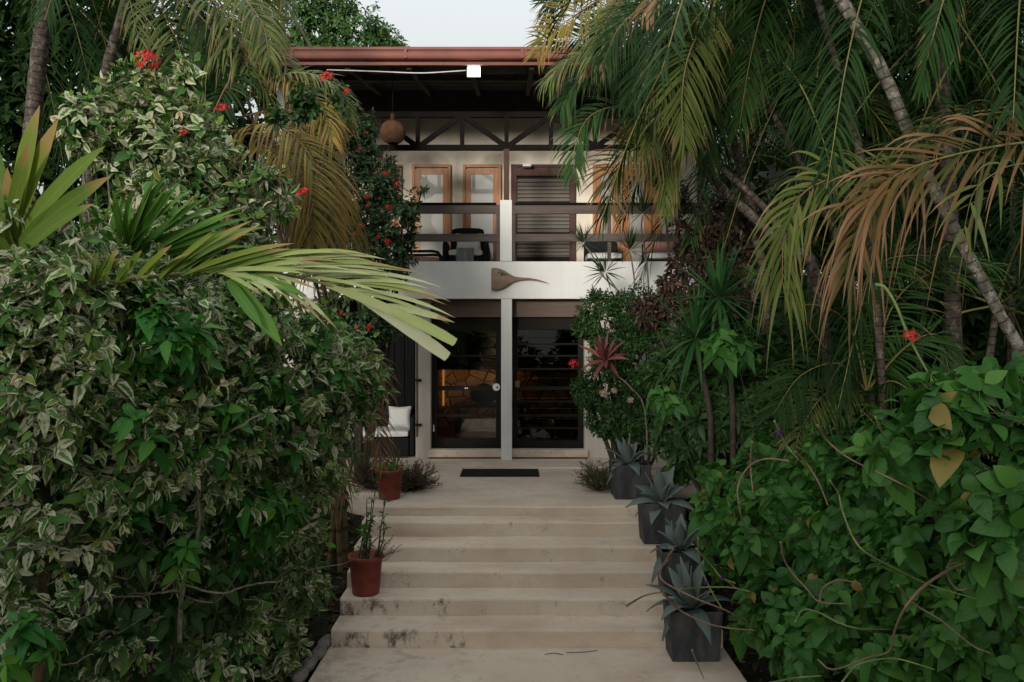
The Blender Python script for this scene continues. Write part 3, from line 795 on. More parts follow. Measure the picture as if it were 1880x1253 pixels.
L['red'] = leaf_mat('red_petal', [(0, (.42, .018, .022)), (.6, (.62, .04, .04)), (1, (.70, .11, .09))], rough=.5, vein=0, tcol=(1, .7, .7))
L['purple'] = leaf_mat('purple_petal', [(0, (.06, .015, .09)), (1, (.13, .04, .17))], rough=.5, vein=0, tcol=(1, .8, 1))
L['cream'] = leaf_mat('cream_petal', [(0, (.45, .33, .22)), (1, (.6, .47, .35))], rough=.5, vein=0, tcol=(1, 1, 1))
L['brush'] = leaf_mat('brush_leaf', [(0, (.06, .045, .03)), (.5, (.105, .078, .05)), (.8, (.10, .10, .045)), (1, (.16, .11, .07))], rough=.6, vein=0)
L['weed'] = leaf_mat('weed_leaf', [(0, (.05, .065, .025)), (1, (.12, .12, .05))], rough=.6, vein=0)
T = {}
T['twig'] = stem_mat('grey_twig', (.085, .07, .055), (.21, .18, .145))
T['dtwig'] = stem_mat('dark_twig', (.03, .024, .018), (.07, .055, .04))
T['palm'] = stem_mat('palm_trunk', (.05, .045, .034), (.14, .13, .10), rings=11, lichen=(.22, .21, .18))
T['palmb'] = stem_mat('palm_trunk_brown', (.035, .026, .02), (.085, .065, .05), rings=12, lichen=(.13, .115, .095))
T['cane'] = stem_mat('cane_stem', (.07, .05, .022), (.13, .095, .04), rings=4, rough=.55)
T['rachis'] = stem_mat('frond_rib', (.11, .11, .035), (.19, .17, .06), rough=.5)
T['rachb'] = stem_mat('frond_rib_brown', (.14, .08, .04), (.22, .13, .065), rough=.55)
T['vine'] = stem_mat('vine_stem', (.15, .095, .065), (.24, .16, .11), rough=.6)
T['vineg'] = stem_mat('vine_green_stem', (.10, .15, .045), (.18, .23, .08), rough=.55)

# ------------------------------------------------------------------ plants: builders
PROF = {
    'ovate': lambda t: np.sin(np.pi * np.clip(t, 0, 1)**.72)**.85,
    'lance': lambda t: np.clip(np.minimum(t*5, 1)*.75 + .25*np.sin(np.pi*t), 0, 1) * np.clip((1 - t)*1.55, 0, 1)**.7,
    'strap': lambda t: np.clip(.45 + t*2.2, 0, 1) * np.clip((1 - t)*3.2, 0, 1)**.8,
    'cut':   lambda t: np.clip(.35 + t*1.1, 0, 1) * np.where(t > .985, .8, 1),
    'agave': lambda t: (.55 + .45*np.sin(np.pi*np.clip(t*.95, 0, 1))) * np.clip((1 - t)*2.6, 0, 1)**.75,
}
def add_leaves(mb, pos, dr, nr, Ln, W, rnd, seg=3, fold=.25, curl=.12, sag=0., prof='ovate', mat=0, two=False, sagp=2.):
    pos = np.atleast_2d(pos).astype(float); n = len(pos)
    dr = unit(np.broadcast_to(dr, (n, 3)).astype(float)); nr = np.broadcast_to(nr, (n, 3)).astype(float)
    nr = unit(nr - (nr*dr).sum(1, keepdims=True)*dr)
    side = np.cross(dr, nr)
    A = lambda x: np.broadcast_to(np.asarray(x, float), (n,))
    Ln, W, rnd, fold, curl, sag = map(A, (Ln, W, rnd, fold, curl, sag))
    t = np.linspace(0, 1, seg + 1); wd = PROF[prof](t)
    wd = np.maximum(wd, .03)
    # arc: length is kept roughly while it bends
    k = curl + sag
    tt = t[None] * (1 - .25*np.clip(k, 0, 1.5)[:, None]*t[None]**2)
    c = pos[:, None] + dr[:, None]*(Ln[:, None]*tt)[..., None] \
        - nr[:, None]*(curl[:, None]*Ln[:, None]*t**2)[..., None]
    c[..., 2] -= sag[:, None]*Ln[:, None]*t**sagp
    us = np.array([-1., 1.]) if two else np.array([-1., 0., 1.])
    h = W[:, None]*wd/2
    V = c[:, :, None] + side[:, None, None]*(h[..., None]*us)[..., None] + nr[:, None, None]*((fold[:, None]*h)[..., None]*np.abs(us))[..., None]
    m = len(us); k1 = (seg + 1)*m
    at = np.zeros((n, seg+1, m, 3)); at[..., 0] = us; at[..., 1] = t[None, :, None]; at[..., 2] = rnd[:, None, None]
    i = np.arange(seg)[:, None]*m + np.arange(m-1)[None]
    q = np.stack([i, i+1, i+1+m, i+m], -1).reshape(-1, 4)
    Fq = (q[None] + (np.arange(n)*k1)[:, None, None]).reshape(-1, 4)
    mb.add(V.reshape(-1, 3), Fq, at.reshape(-1, 3), mat)

def rvec(n, rng=None):
    v = (rng or RNG).normal(size=(n, 3)); return unit(v)

def clusters(mb, C, D, k, Ln, W, ang=(35, 85), stem=.12, mats=0, fold=.25, curl=.15, sag=.15, prof='ovate', seg=3, jit=.25, rb=0., two=False):
    """rosettes of k leaves round twig ends C pointing along D"""
    n = len(C); rng = RNG
    D = unit(D); a = unit(np.cross(D, rvec(n))); b = np.cross(D, a)
    j = np.arange(k)
    ph = j[None]*2.4 + rng.uniform(0, 6.28, (n, 1)) + rng.normal(0, .25, (n, k))
    th = np.radians(np.linspace(ang[0], ang[1], k))[None] + rng.normal(0, .22, (n, k))
    rad = a[:, None]*np.cos(ph)[..., None] + b[:, None]*np.sin(ph)[..., None]
    dr = D[:, None]*np.cos(th)[..., None] + rad*np.sin(th)[..., None]
    nr = D[:, None]*np.sin(th)[..., None] - rad*np.cos(th)[..., None] + rng.normal(0, .25, (n, k, 3))
    pos = C[:, None] - D[:, None]*(stem*(j/k))[None, :, None]
    sc = rng.uniform(.62, 1.25, (n, 1)) * rng.uniform(1 - jit, 1 + jit, (n, k)) * np.linspace(.65, 1, k)[None]
    r = np.clip(rng.beta(2, 2, (n, k))*.85 + .16*(1 - j/k)[None] + rng.normal(0, .12, (n, 1)) + rb, 0, .94)
    r = np.where(rng.random((n, k)) < .02, 1., r)
    Ln_ = (np.broadcast_to(np.asarray(Ln, float), (n,))[:, None]*sc).ravel(); W_ = (np.broadcast_to(np.asarray(W, float), (n,))[:, None]*sc*rng.uniform(.85, 1.15, (n, k))).ravel()
    N_ = n*k
    cu = rng.normal(curl, .12, N_); sg = np.abs(rng.normal(sag, .12, N_))
    pos, dr, nr, r = pos.reshape(-1, 3), dr.reshape(-1, 3), nr.reshape(-1, 3), r.ravel()
    if np.ndim(mats) == 0: add_leaves(mb, pos, dr, nr, Ln_, W_, r, seg, fold, cu, sg, prof, mats, two)
    else:
        mm = np.repeat(np.asarray(mats), k)
        for q in np.unique(mm):
            s = mm == q; add_leaves(mb, pos[s], dr[s], nr[s], Ln_[s], W_[s], r[s], seg, fold, cu[s], sg[s], prof, int(q), two)

def blob_points(blobs, n, shell=.7, back=.35, up=.45, stick=.22, gap=.45):
    """points in a union of ellipsoids (x, y, distance, radius m, flatten) -> positions, outward directions"""
    Cs = np.array([tuple(P(b[0], b[1], b[2])) for b in blobs]); Rr = np.array([[b[3], b[3]*(b[5] if len(b) > 5 else .8), b[3]*(b[4] if len(b) > 4 else 1.)] for b in blobs])
    wgt = Rr.prod(1)**(2/3)*np.array([b[6] if len(b) > 6 else 1. for b in blobs]); wgt /= wgt.sum()
    out_p, out_d, cnt = [], [], 0
    for _ in range(60):
        m = n*2
        i = RNG.choice(len(blobs), m, p=wgt); u = rvec(m)
        r = np.where(RNG.random(m) < shell, np.where(RNG.random(m) < .3, RNG.uniform(.95, 1.0 + stick, m), RNG.uniform(.80, 1.04, m)), RNG.random(m)**(1/3))
        p = Cs[i] + u*Rr[i]*r[:, None]
        to = unit(np.array([0, 0, EYE]) - p)
        facing = (u*to).sum(1)
        keep = (facing > -.25) | (RNG.random(m) < back)
        q = (((p[:, None] - Cs[None])/Rr[None])**2).sum(-1)
        keep &= q.min(1) > .30
        # thin out where a lumpy field is low, so that gaps show
        f = np.sin(p[:, 0]*7.1 + 1.3)*np.sin(p[:, 2]*6.3 + p[:, 1]*3.1) + .6*np.sin(p[:, 0]*15 + p[:, 2]*13)
        keep &= (f > -.45) | (RNG.random(m) < .2)
        f2 = np.sin(p[:, 0]*3.3 + p[:, 1]*1.1 + 2)*np.sin(p[:, 2]*3.9 + p[:, 0]*1.3) + .5*np.sin(p[:, 2]*8.1 - p[:, 0]*5.3)
        keep &= (f2 > -.55) | (RNG.random(m) < gap)
        keep &= p[:, 2] > ground_z(p[:, 0], p[:, 1]) + .03
        keep &= ~((np.abs(p[:, 0] - .14) < 1.8) & (p[:, 2] < .6) & (p[:, 1] > 3))
        d = unit(u + np.array([0, 0, up]) + rvec(m)*.45)
        out_p.append(p[keep]); out_d.append(d[keep]); cnt += keep.sum()
        if cnt >= n: break
    return np.concatenate(out_p)[:n], np.concatenate(out_d)[:n]

def limbs(mb, base, blobs, pts, dirs, r0=.03, ntw=200, mat=0, wob=.06):
    base = np.array(base, float)
    Cs = np.array([tuple(P(b[0], b[1], b[2])) for b in blobs])
    for c in Cs:
        m = (base + c)/2 + rvec(1)[0]*wob*2
        mb.tube(catmull([base, m, c], 9), np.linspace(r0, r0*.4, 9), 6, mat, cap=False)
    sel = RNG.choice(len(pts), min(ntw, len(pts)), replace=False)
    for i in sel:
        p = pts[i]; c = Cs[np.argmin(((Cs - p)**2).sum(1))]
        a = c + (p - c)*.25; m = (a + p)/2 + rvec(1)[0]*wob*1.4 - np.array([0, 0, .03])
        mb.tube(catmull([a, m, p - dirs[i]*.05, p], 7), np.linspace(r0*.30, r0*.10, 7), 4, mat, cap=False)

def shrub(name, label, cat, base, blobs, n, k, Ln, W, leafm, twigm, group=None, ntw=200, r0=.03, extra=None, flower=None, fl_label=None, **kw):
    shell = kw.pop('shell', .7); back = kw.pop('back', .35); up = kw.pop('up', .45); stick = kw.pop('stick', .22); gap = kw.pop('gap', .6)
    t = thing(name, label, cat, tuple(base), group)
    pts, dirs = blob_points(blobs, n, shell, back, up, stick, gap)
    b = MB(); clusters(b, pts, dirs, k, Ln, W, **kw)
    b.build('foliage', leafm, t)
    b = MB(); limbs(b, base, blobs, pts, dirs, r0, ntw); b.build('branch', twigm, t)
    if extra:
        for eb, en, ek, eL, eW, em, kw2 in extra:
            p2, d2 = blob_points(eb, en, .8, .3)
            b = MB(); clusters(b, p2, d2, ek, eL, eW, **kw2); b.build('green_foliage', em, t)
    if flower:
        for f in flower: put_flower(t, *f)
    return t

def frond(mb, pts, n=34, Ln=.5, W=.03, a=(62, 26), sag=.25, lift=.25, hint=(0, 0, 1), start=.12, rr=.010, seg=5, rb=0., curl=.1, jit=.12, prof='lance', sides=(1, -1), asym=1., two=True, mat=0, fold=.2, lend=.45, sagp=2., dn=.05):
    pts = catmull(pts, 40)
    s = np.concatenate([[0], np.cumsum(np.linalg.norm(np.diff(pts, axis=0), axis=1))]); tot = s[-1]; s /= tot
    mb.tube(pts, np.linspace(rr, rr*.25, len(pts)), 6, mat + 1, cap=False)
    tg = np.gradient(pts, axis=0)
    for sd in sides:
        t = np.linspace(start, .99, n) + RNG.normal(0, .25/n, n); t = np.clip(t, start, .995)
        p = np.stack([np.interp(t, s, pts[:, i]) for i in range(3)], -1)
        Tn = unit(np.stack([np.interp(t, s, tg[:, i]) for i in range(3)], -1))
        U = np.broadcast_to(np.asarray(hint, float), (n, 3)); U = unit(U - (U*Tn).sum(1, keepdims=True)*Tn)
        S = np.cross(Tn, U)*sd
        al = np.radians(np.interp(t, [start, 1], a)) + RNG.normal(0, .07, n)
        d = Tn*np.cos(al)[:, None] + S*np.sin(al)[:, None] + U*lift + RNG.normal(0, dn, (n, 3))
        lp = Ln*np.interp(t, [start, .35, .6, 1], [.65, 1, 1, lend])*RNG.uniform(1 - jit, 1 + jit, n)*(asym if sd < 0 else 1)
        r = np.clip(RNG.beta(2, 2, n) + rb, 0, 1)
        add_leaves(mb, p, d, U + RNG.normal(0, .15, (n, 3)), lp, W*RNG.uniform(.8, 1.15, n), r, seg, fold, curl, np.abs(RNG.normal(sag, sag*.3 + .02, n)), prof, mat, two, sagp)

def add_frond(t, pts, leaf='palm', rib='rachis', **kw):
    b = MB(); frond(b, pts, **kw); return b.build('frond', [L[leaf], T[rib]], t)

def arch(o, az, el, length, droop, n=6):
    """points of a rib that leaves o at azimuth az and elevation el and bends down"""
    o = np.array(o, float); h = np.array([math.cos(az), math.sin(az), 0.])
    s = np.linspace(0, 1, n)
    return [o + h*length*x*math.cos(el)*(1 - .12*x*x) + np.array([0, 0, length*(x*math.sin(el) - droop*x*x)]) for x in s]

def trunk(t, pts, r, mat, name='trunk', sides=12, n=60, bul=.05):
    c = catmull(pts, n); rr = np.linspace(r[0], r[1], n)*(1 + bul*np.sin(np.arange(n)*1.9) + RNG.normal(0, bul*.4, n))
    b = MB(); b.tube(c, rr, sides); return b.build(name, mat, t)

def straps(mb, rows, mat=0, fold=.25, seg=8, prof='strap', hint=(0, -1, .35), rb=0):
    """long leaflets given as base and tip (each photo px + distance), width in m, sag"""
    for (x0, y0, d0, x1, y1, d1, wd, sg) in rows:
        a = np.array(P(x0, y0, d0)); c = np.array(P(x1, y1, d1)); v = c - a; ln = np.linalg.norm(v)
        v2 = v + np.array([0, 0, sg*ln])
        ln2 = ln*(1 + .25*sg)
        add_leaves(mb, a, v2/np.linalg.norm(v2), np.array(hint) + RNG.normal(0, .2, 3), ln2, wd, np.clip(RNG.beta(2, 2) + rb, 0, 1), seg, fold, 0.02, sg, prof, mat)

# flower heads: one mesh each kind, shared by every copy
def make_head(m, r=.055, nfl=46, petal=.018):
    b = MB()
    u = rvec(nfl); u[:, 2] = np.abs(u[:, 2])*.9 + .05; u = unit(u); p = u*r*RNG.uniform(.75, 1.05, (nfl, 1)); p[:, 2] *= .7
    clusters(b, p, u, 4, petal, petal*.75, ang=(70, 85), stem=.001, curl=.1, sag=.05, seg=2, fold=.1)
    add_leaves(b, np.zeros((nfl, 3)), u, rvec(nfl), r*.8, .003, RNG.random(nfl), 1, 0, 0, 0, 'strap', 0, True)
    o = b.build('flower', m); me = o.data; bpy.data.objects.remove(o); return me
HEADS = {}
def put_flower(t, kind, x, y, d, sc=1.0):
    if kind not in HEADS:
        HEADS[kind] = {'red': lambda: make_head(L['red']), 'purple': lambda: make_head(L['purple'], .018, 22, .010), 'cream': lambda: make_head(L['cream'], .05, 30, .03)}[kind]()
    o = bpy.data.objects.new('flower', HEADS[kind]); COL.objects.link(o)
    o.parent = t
    o.location = Vector(P(x, y, d)) - Vector(ROOT[t.name])
    o.rotation_euler = (R(random.uniform(20, 70)), R(random.uniform(-25, 25)), R(random.uniform(-40, 40)))
    o.scale = (sc*1.35,)*3
    return o

def rosette(mb, c, n, Ln, W, el=(80, 5), prof='agave', curl=.1, sag=.12, fold=.35, seg=7, axis=(0, 0, 1), r0=.02, jit=.12, rb=0.):
    c = np.array(c, float); j = np.arange(n)
    az = j*2.39996 + RNG.uniform(0, 6.28); e = np.radians(np.interp(j/(n-1), [0, 1], el)) + RNG.normal(0, .08, n)
    ax = unit(np.array(axis, float)); a = unit(np.cross(ax, [.3, .9, .1])); bb = np.cross(ax, a)
    rad = a[None]*np.cos(az)[:, None] + bb[None]*np.sin(az)[:, None]
    d = rad*np.cos(e)[:, None] + ax[None]*np.sin(e)[:, None]
    nr = -rad*np.sin(e)[:, None] + ax[None]*np.cos(e)[:, None]
    ln = Ln*RNG.uniform(1 - jit, 1 + jit, n)*np.interp(j/(n-1), [0, .4, 1], [.85, 1, .85])
    add_leaves(mb, c + rad*r0 + ax*.03*(1 - j/(n-1))[:, None], d, nr, ln, W*RNG.uniform(.9, 1.1, n), np.clip(RNG.beta(2, 2, n) + rb, 0, 1), seg, fold, np.interp(j/(n-1), [0, 1], [-.02, curl*2]), np.interp(j/(n-1), [0, 1], [0, sag*2]), prof)
# ------------------------------------------------------------------ plants: where they stand
Zg = lambda x, y: float(ground_z(x, y))
def base_at(px, d):
    x = (px - 940)/F*d
    return (x, d, Zg(x, d))

# --- potted agaves down the right side of the steps
def planter(mb, x0, x1, y0, y1, z0, h, tp=.025, th=.03):
    V = []
    for z, o in ((z0, tp), (z0 + h, 0)):
        V += [(x0+o, y0+o, z), (x1-o, y0+o, z), (x1-o, y1-o, z), (x0+o, y1-o, z)]
    for z, o in ((z0 + h, th), (z0 + h - .08, th)):
        V += [(x0+o, y0+o, z), (x1-o, y0+o, z), (x1-o, y1-o, z), (x0+o, y1-o, z)]
    f = [[3,2,1,0]]
    for k in range(3):
        for i in range(4):
            j = (i+1) % 4; f.append([k*4+i, k*4+j, k*4+4+j, k*4+4+i])
    f.append([12, 13, 14, 15])
    mb.add(V, f, smooth=False)
AG = [((1.255, 1.73, 9.17, 9.63), 0.0, .43, (1160, 842), 16, .40, 'grey green agave in the charcoal planter at the top of the steps'),
      ((1.44, 1.93, 8.20, 8.545), -.287, .45, (1203, 897), 19, .44, 'grey green agave in the charcoal planter second from the top of the steps'),
      ((1.512, 1.98, 7.49, 7.795), -.627, .45, (1240, 1000), 15, .40, 'agave in the charcoal planter third from the top half hidden by leaves'),
      ((1.44, 1.925, 6.75, 7.085), -.967, .46, (1268, 1105), 14, .47, 'dark agave in the lowest charcoal planter standing on the path')]
for (x0, x1, y0, y1), z, h, (cx, cy), nl, ln, lab in AG:
    t = thing('potted_agave', lab, 'potted plant', ((x0+x1)/2, (y0+y1)/2, z), 'agaves in charcoal planters beside the steps')
    b = MB(); planter(b, x0, x1, y0, y1, z + .002, h); b.build('planter', M['greypot'], t, .008)
    b = MB(); b.box(x0 + .031, x1 - .031, y0 + .031, y1 - .031, z + h - .079, z + h - .04); b.build('soil', M['soil'], t)
    c = ((x0+x1)/2, (y0+y1)/2, z + h - .03)
    b = MB(); rosette(b, c, nl, ln*random.uniform(.95, 1.12), random.uniform(.115, .145), el=(82, random.uniform(-15, 5)), axis=(random.uniform(-.22, .1), random.uniform(-.25, .05), 1), curl=.16, sag=random.uniform(.14, .26), fold=.32, seg=8, jit=.2)
    o = b.build('rosette', L['agave'], t); sm = o.modifiers.new('thick', 'SOLIDIFY'); sm.thickness = .008

# --- red plastic pots on the left
def red_pot(c, r, h, name, label):
    t = thing(name, label, 'potted plant', c, 'red plastic pots beside the steps')
    b = MB(); b.lathe([(0, 0), (r*.78, 0), (r*.80, .01), (r*.97, h - .05), (r*1.04, h - .048), (r*1.06, h - .01), (r*1.03, h), (r*.96, h - .005), (r*.94, h - .06), (0, h - .065)], c, 36); b.build('pot', M['redpot'], t)
    return t
c = (-1.505, 7.63, -.625)
t = red_pot(c, .172, .40, 'potted_plant', 'red plastic pot of upright leafy stems on the second step')
b = MB(); bl = MB(); tops = []
for i in range(9):
    a = i*2.4; r = .03 + .09*(i % 3)/2
    p0 = np.array([c[0] + r*math.cos(a), c[1] + r*math.sin(a), c[2] + .33])
    hh = random.uniform(.35, .86)
    p1 = p0 + [random.uniform(-.03, .10), random.uniform(-.08, .05), hh*.5]; p2 = p1 + [random.uniform(-.03, .06), random.uniform(-.06, .04), hh*.5]
    cp = catmull([p0, p1, p2], 12); b.tube(cp, np.linspace(.008, .004, 12), 5, cap=False)
    ii = RNG.integers(2, 12, 16); pp = cp[ii]
    d = unit(rvec(16) + [0, 0, .6]); add_leaves(bl, pp, d, rvec(16) + [0, 0, 1], RNG.uniform(.05, .12, 16)*(1 if i % 2 else 1.2), RNG.uniform(.014, .028, 16), RNG.random(16), 3, .2, .2, .2, 'ovate')
b.build('stem', T['dtwig'], t); bl.build('foliage', L['green'], t)
b = MB(); bl = MB()
for i in range(26):
    p0 = np.array([c[0] + random.uniform(.0, .13), c[1] + random.uniform(-.13, .05), c[2] + .33]); d = unit(np.array([random.uniform(-.1, 1.1), random.uniform(-.5, .2), random.uniform(.3, 1)])); ln = random.uniform(.14, .34)
    cp = catmull([p0, p0 + d*ln*.5 + rvec(1)[0]*.02, p0 + d*ln + [0, 0, random.uniform(-.05, .06)]], 10); b.tube(cp, .0022, 4, cap=False)
    pp = np.repeat(cp[3:], 3, 0); add_leaves(bl, pp, rvec(len(pp)), rvec(len(pp)), .018, .008, RNG.random(len(pp)), 2, .2, .1, 0, 'ovate')
b.build('twig', T['dtwig'], t); bl.build('small_foliage', L['brush'], t)
c2 = (-1.535, 9.28, 0.002)
t = red_pot(c2, .165, .37, 'potted_plant', 'smaller red plastic pot on the porch beside the brown bushes')
b = MB(); clusters(b, np.array([c2])+[0, 0, .33] + RNG.normal(0, .05, (14, 3)), unit(rvec(14) + [0, 0, 1]), 6, .14, .05, ang=(20, 70)); b.build('foliage', L['green'], t)

# --- low wiry bushes either side of the porch
def wiry(name, label, c, r, h, n, leafm, brownish=True):
    t = thing(name, label, 'bush', c); b = MB(); bl = MB()
    for i in range(n):
        d = unit(np.array([random.gauss(0, .7), random.gauss(0, .6), random.uniform(.25, 1.1)])); ln = random.uniform(.6, 1.05)
        e = np.array(c) + d*[r, r, h]*ln
        m = np.array(c) + d*[r, r, h]*ln*.5 + rvec(1)[0]*.04
        cp = catmull([c, m, e], 9); b.tube(cp, np.linspace(.005, .0018, 9), 4, cap=False)
        for k in range(3):
            q = cp[random.randint(3, 7)]; e2 = q + unit(rvec(1)[0] + d + [0, 0, .4])*random.uniform(.06, .16)
            c3 = catmull([q, (q + e2)/2 + rvec(1)[0]*.015, e2], 6); b.tube(c3, .0018, 3, cap=False)
            pp = np.repeat(c3[1:], 3, 0); add_leaves(bl, pp, unit(rvec(len(pp)) + [0, 0, .5]), rvec(len(pp)), RNG.uniform(.015, .035, len(pp)), .009, RNG.random(len(pp)), 2, .2, .1, 0, 'ovate')
    b.build('branch', T['dtwig'], t); bl.build('foliage', leafm, t)
wiry('dry_bush', 'wiry brown bush at the porch edge right of the smaller red pot', (-1.33, 9.75, .0), .46, .42, 130, L['brush'])
wiry('dry_bush', 'wiry brown bush at the porch edge behind the smaller red pot', (-1.85, 9.9, .0), .5, .48, 130, L['brush'])
wiry('low_bush', 'low fine leaved bush beside the top agave planter', (1.12, 9.75, .0), .34, .40, 90, L['weed'])
t = thing('spider_plant', 'tuft of thin arching green leaves before the porch sofa', 'plant', (-1.75, 10.9, 0))
b = MB(); rosette(b, (-1.72, 10.9, .05), 26, .42, .02, el=(85, 25), prof='lance', sag=.3); b.build('rosette', L['weed'], t)

# --- edging stones at the left of the path
for i, (x, y, d) in enumerate(((601, 1178, 7.15), (590, 1200, 6.92), (573, 1224, 6.68), (556, 1250, 6.45))):
    px_ = (x - 940)/F*d
    b = MB(); a = np.linspace(-.5*np.pi, .5*np.pi, 8)
    b.lathe([(.085*math.cos(q), .05*math.sin(q)) for q in a], (0, 0, 0), 12)
    v = b.v[0]; v[:, 1] *= 1.75; v[:, 0] *= .75; v[:, :2] += RNG.normal(0, .006, (len(v), 2)); b.v[0] = v + [px_ - .02, d, ZP + .03]
    o = b.build('edging_stone', M['edge'])
    tag(o, ['long edging stone touching the foot of the steps at the left of the path', 'second edging stone from the steps at the left of the path', 'third edging stone from the steps at the left of the path', 'edging stone at the left of the path nearest the bottom of the photo'][i], 'stone', 'stones edging the left of the path')

# --- variegated hedge, left
low = [(620, 690, 6.7, .40), (520, 660, 6.1, .50), (400, 640, 5.5, .55), (250, 620, 4.9, .55), (90, 560, 4.5, .55), (20, 520, 4.3, .4),
       (580, 800, 6.6, .42), (480, 830, 6.1, .5), (340, 820, 5.3, .55), (180, 800, 4.7, .55), (40, 760, 4.3, .5),
       (560, 930, 6.7, .40), (430, 960, 6.0, .45), (280, 980, 5.2, .42), (100, 930, 4.5, .45),
       (540, 1080, 6.7, .32), (430, 1120, 6.1, .38), (380, 1220, 5.6, .35), (500, 1190, 6.5, .30), (80, 1090, 4.4, .35), (210, 1200, 4.8, .25)]
low = [(*q[:4], 1, .8, 1. if q[1] < 870 else (.28 if q[0] < 320 else .6)) for q in low]
shrub('variegated_shrub', 'sprawling hedge of cream and green variegated leaves with grey twigs left of the steps', 'shrub', base_at(300, 5.9), low, 3100, 9, .112, .052,
      L['vari'], T['twig'], ntw=420, r0=.017, ang=(25, 105), stem=.15, curl=.2, sag=.25, fold=.3, jit=.4, gap=.25, stick=.34,
      extra=[([(100, 1000, 5.1, .8), (300, 1050, 5.7, .7), (450, 1100, 6.5, .5), (200, 1150, 5.2, .6), (60, 780, 5.2, .6), (350, 850, 6.0, .5), (530, 1050, 7.1, .35)], 420, 7, .19, .085, L['shrub'], dict(ang=(40, 110), sag=.3)),
             ([(q[0], q[1], q[2] - .05, q[3]) for q in low if q[1] < 1000 and q[0] > 150], 250, 7, .15, .075, L['green'], dict(ang=(45, 115), sag=.3, jit=.4)),
             ([(290, 600, 4.55, .20), (340, 620, 4.6, .15), (230, 640, 4.5, .1)], 26, 8, .17, .085, L['green'], dict(ang=(50, 110), sag=.35)),
             ([(500, 705, 5.6, .16), (430, 770, 5.1, .14), (400, 740, 5.0, .1)], 14, 7, .15, .075, L['green'], dict(ang=(50, 110), sag=.3)),
             ([(440, 950, 5.6, .30), (520, 940, 6.0, .2), (330, 1010, 5.0, .14)], 26, 8, .17, .085, L['green'], dict(ang=(60, 120), sag=.4)),
             ([(40, 1190, 4.1, .20), (230, 920, 4.6, .1)], 10, 8, .17, .09, L['green'], dict(ang=(60, 120), sag=.3))],
      flower=[('red', 548, 826, 6.1, .8), ('red', 410, 405, 6.0, .9)])
# bare grey branches that show low in the hedge
t = thing('bare_branches', 'bare forking grey branches showing low in the variegated hedge', 'branches', base_at(330, 5.6))
b = MB()
for pts, d, r in (([(330, 1180), (335, 1080), (360, 1010), (365, 920), (350, 830)], 5.0, .018), ([(320, 1085), (240, 1095), (130, 1105)], 4.9, .009), ([(330, 1070), (400, 1090), (455, 1075), (520, 1065)], 5.0, .009),
                  ([(300, 1130), (262, 1150), (240, 1145)], 4.9, .008), ([(205, 800), (240, 860), (270, 900), (290, 950)], 4.7, .010), ([(255, 860), (310, 870), (370, 880)], 4.7, .007), ([(0, 1010), (60, 1000), (130, 1010), (160, 1020)], 4.2, .008),
                  ([(0, 1090), (40, 1140), (90, 1165)], 4.2, .008), ([(70, 1200), (120, 1220), (170, 1200)], 4.2, .007), ([(20, 640), (30, 760), (40, 900)], 4.2, .012), ([(180, 520), (170, 620), (200, 700)], 4.6, .010), ([(480, 760), (400, 800), (330, 790)], 5.0, .007)):
    q = catmull([P(x, y, d) for x, y in pts], 22) + RNG.normal(0, .004, (22, 3)); b.tube(q, np.linspace(r, r*.5, 22), 6, cap=False)
for i in range(46):
    x0, y0 = random.uniform(10, 560), random.uniform(520, 1200); d = 4.25 + x0/600*2.1 - .28
    a_ = random.uniform(-.5, 1.2); l_ = random.uniform(50, 130)
    q = catmull([P(x0 + l_*k*math.cos(a_) + random.gauss(0, 9), y0 - l_*k*math.sin(a_) + random.gauss(0, 9), d + .12 - .1*k) for k in (0, .35, .7, 1)], 12); b.tube(q, np.linspace(.006, .003, 12), 5, cap=False)
b.build('branch', T['twig'], t)
up = [(245, 175, 5.9, .26, 1.0), (320, 215, 6.0, .30), (190, 235, 5.8, .28), (270, 300, 5.8, .36), (360, 290, 6.0, .36), (140, 215, 5.7, .16), (440, 330, 6.2, .30), (300, 400, 5.7, .4), (500, 360, 6.4, .22), (400, 420, 6.2, .4), (250, 120, 5.9, .12), (340, 135, 6.0, .12)]
shrub('tall_variegated_shrub', 'taller variegated bush rising behind the hedge with red flower heads on top', 'shrub', base_at(330, 6.2), up, 560, 8, .125, .06, L['vari'], T['twig'], ntw=170, r0=.018,
      ang=(25, 100), stem=.12, jit=.45, flower=[('red', 270, 112, 5.75, 1.25), ('red', 408, 200, 6.0, .75), ('red', 557, 356, 6.2, .9), ('red', 338, 245, 5.6, .5), ('red', 415, 400, 5.9, .8)])
sprig = [(560, 185, 6.6, .16), (620, 175, 6.7, .14), (500, 215, 6.5, .12), (640, 205, 6.7, .08)]
shrub('flowering_sprig', 'leafy shoot with orange red flowers reaching towards the roof edge', 'shrub', base_at(440, 6.9), sprig, 60, 7, .10, .05, L['shrub'], T['dtwig'], ntw=30, r0=.006, flower=[('red', 600, 142, 6.6, .85), ('red', 636, 168, 6.6, .5)])

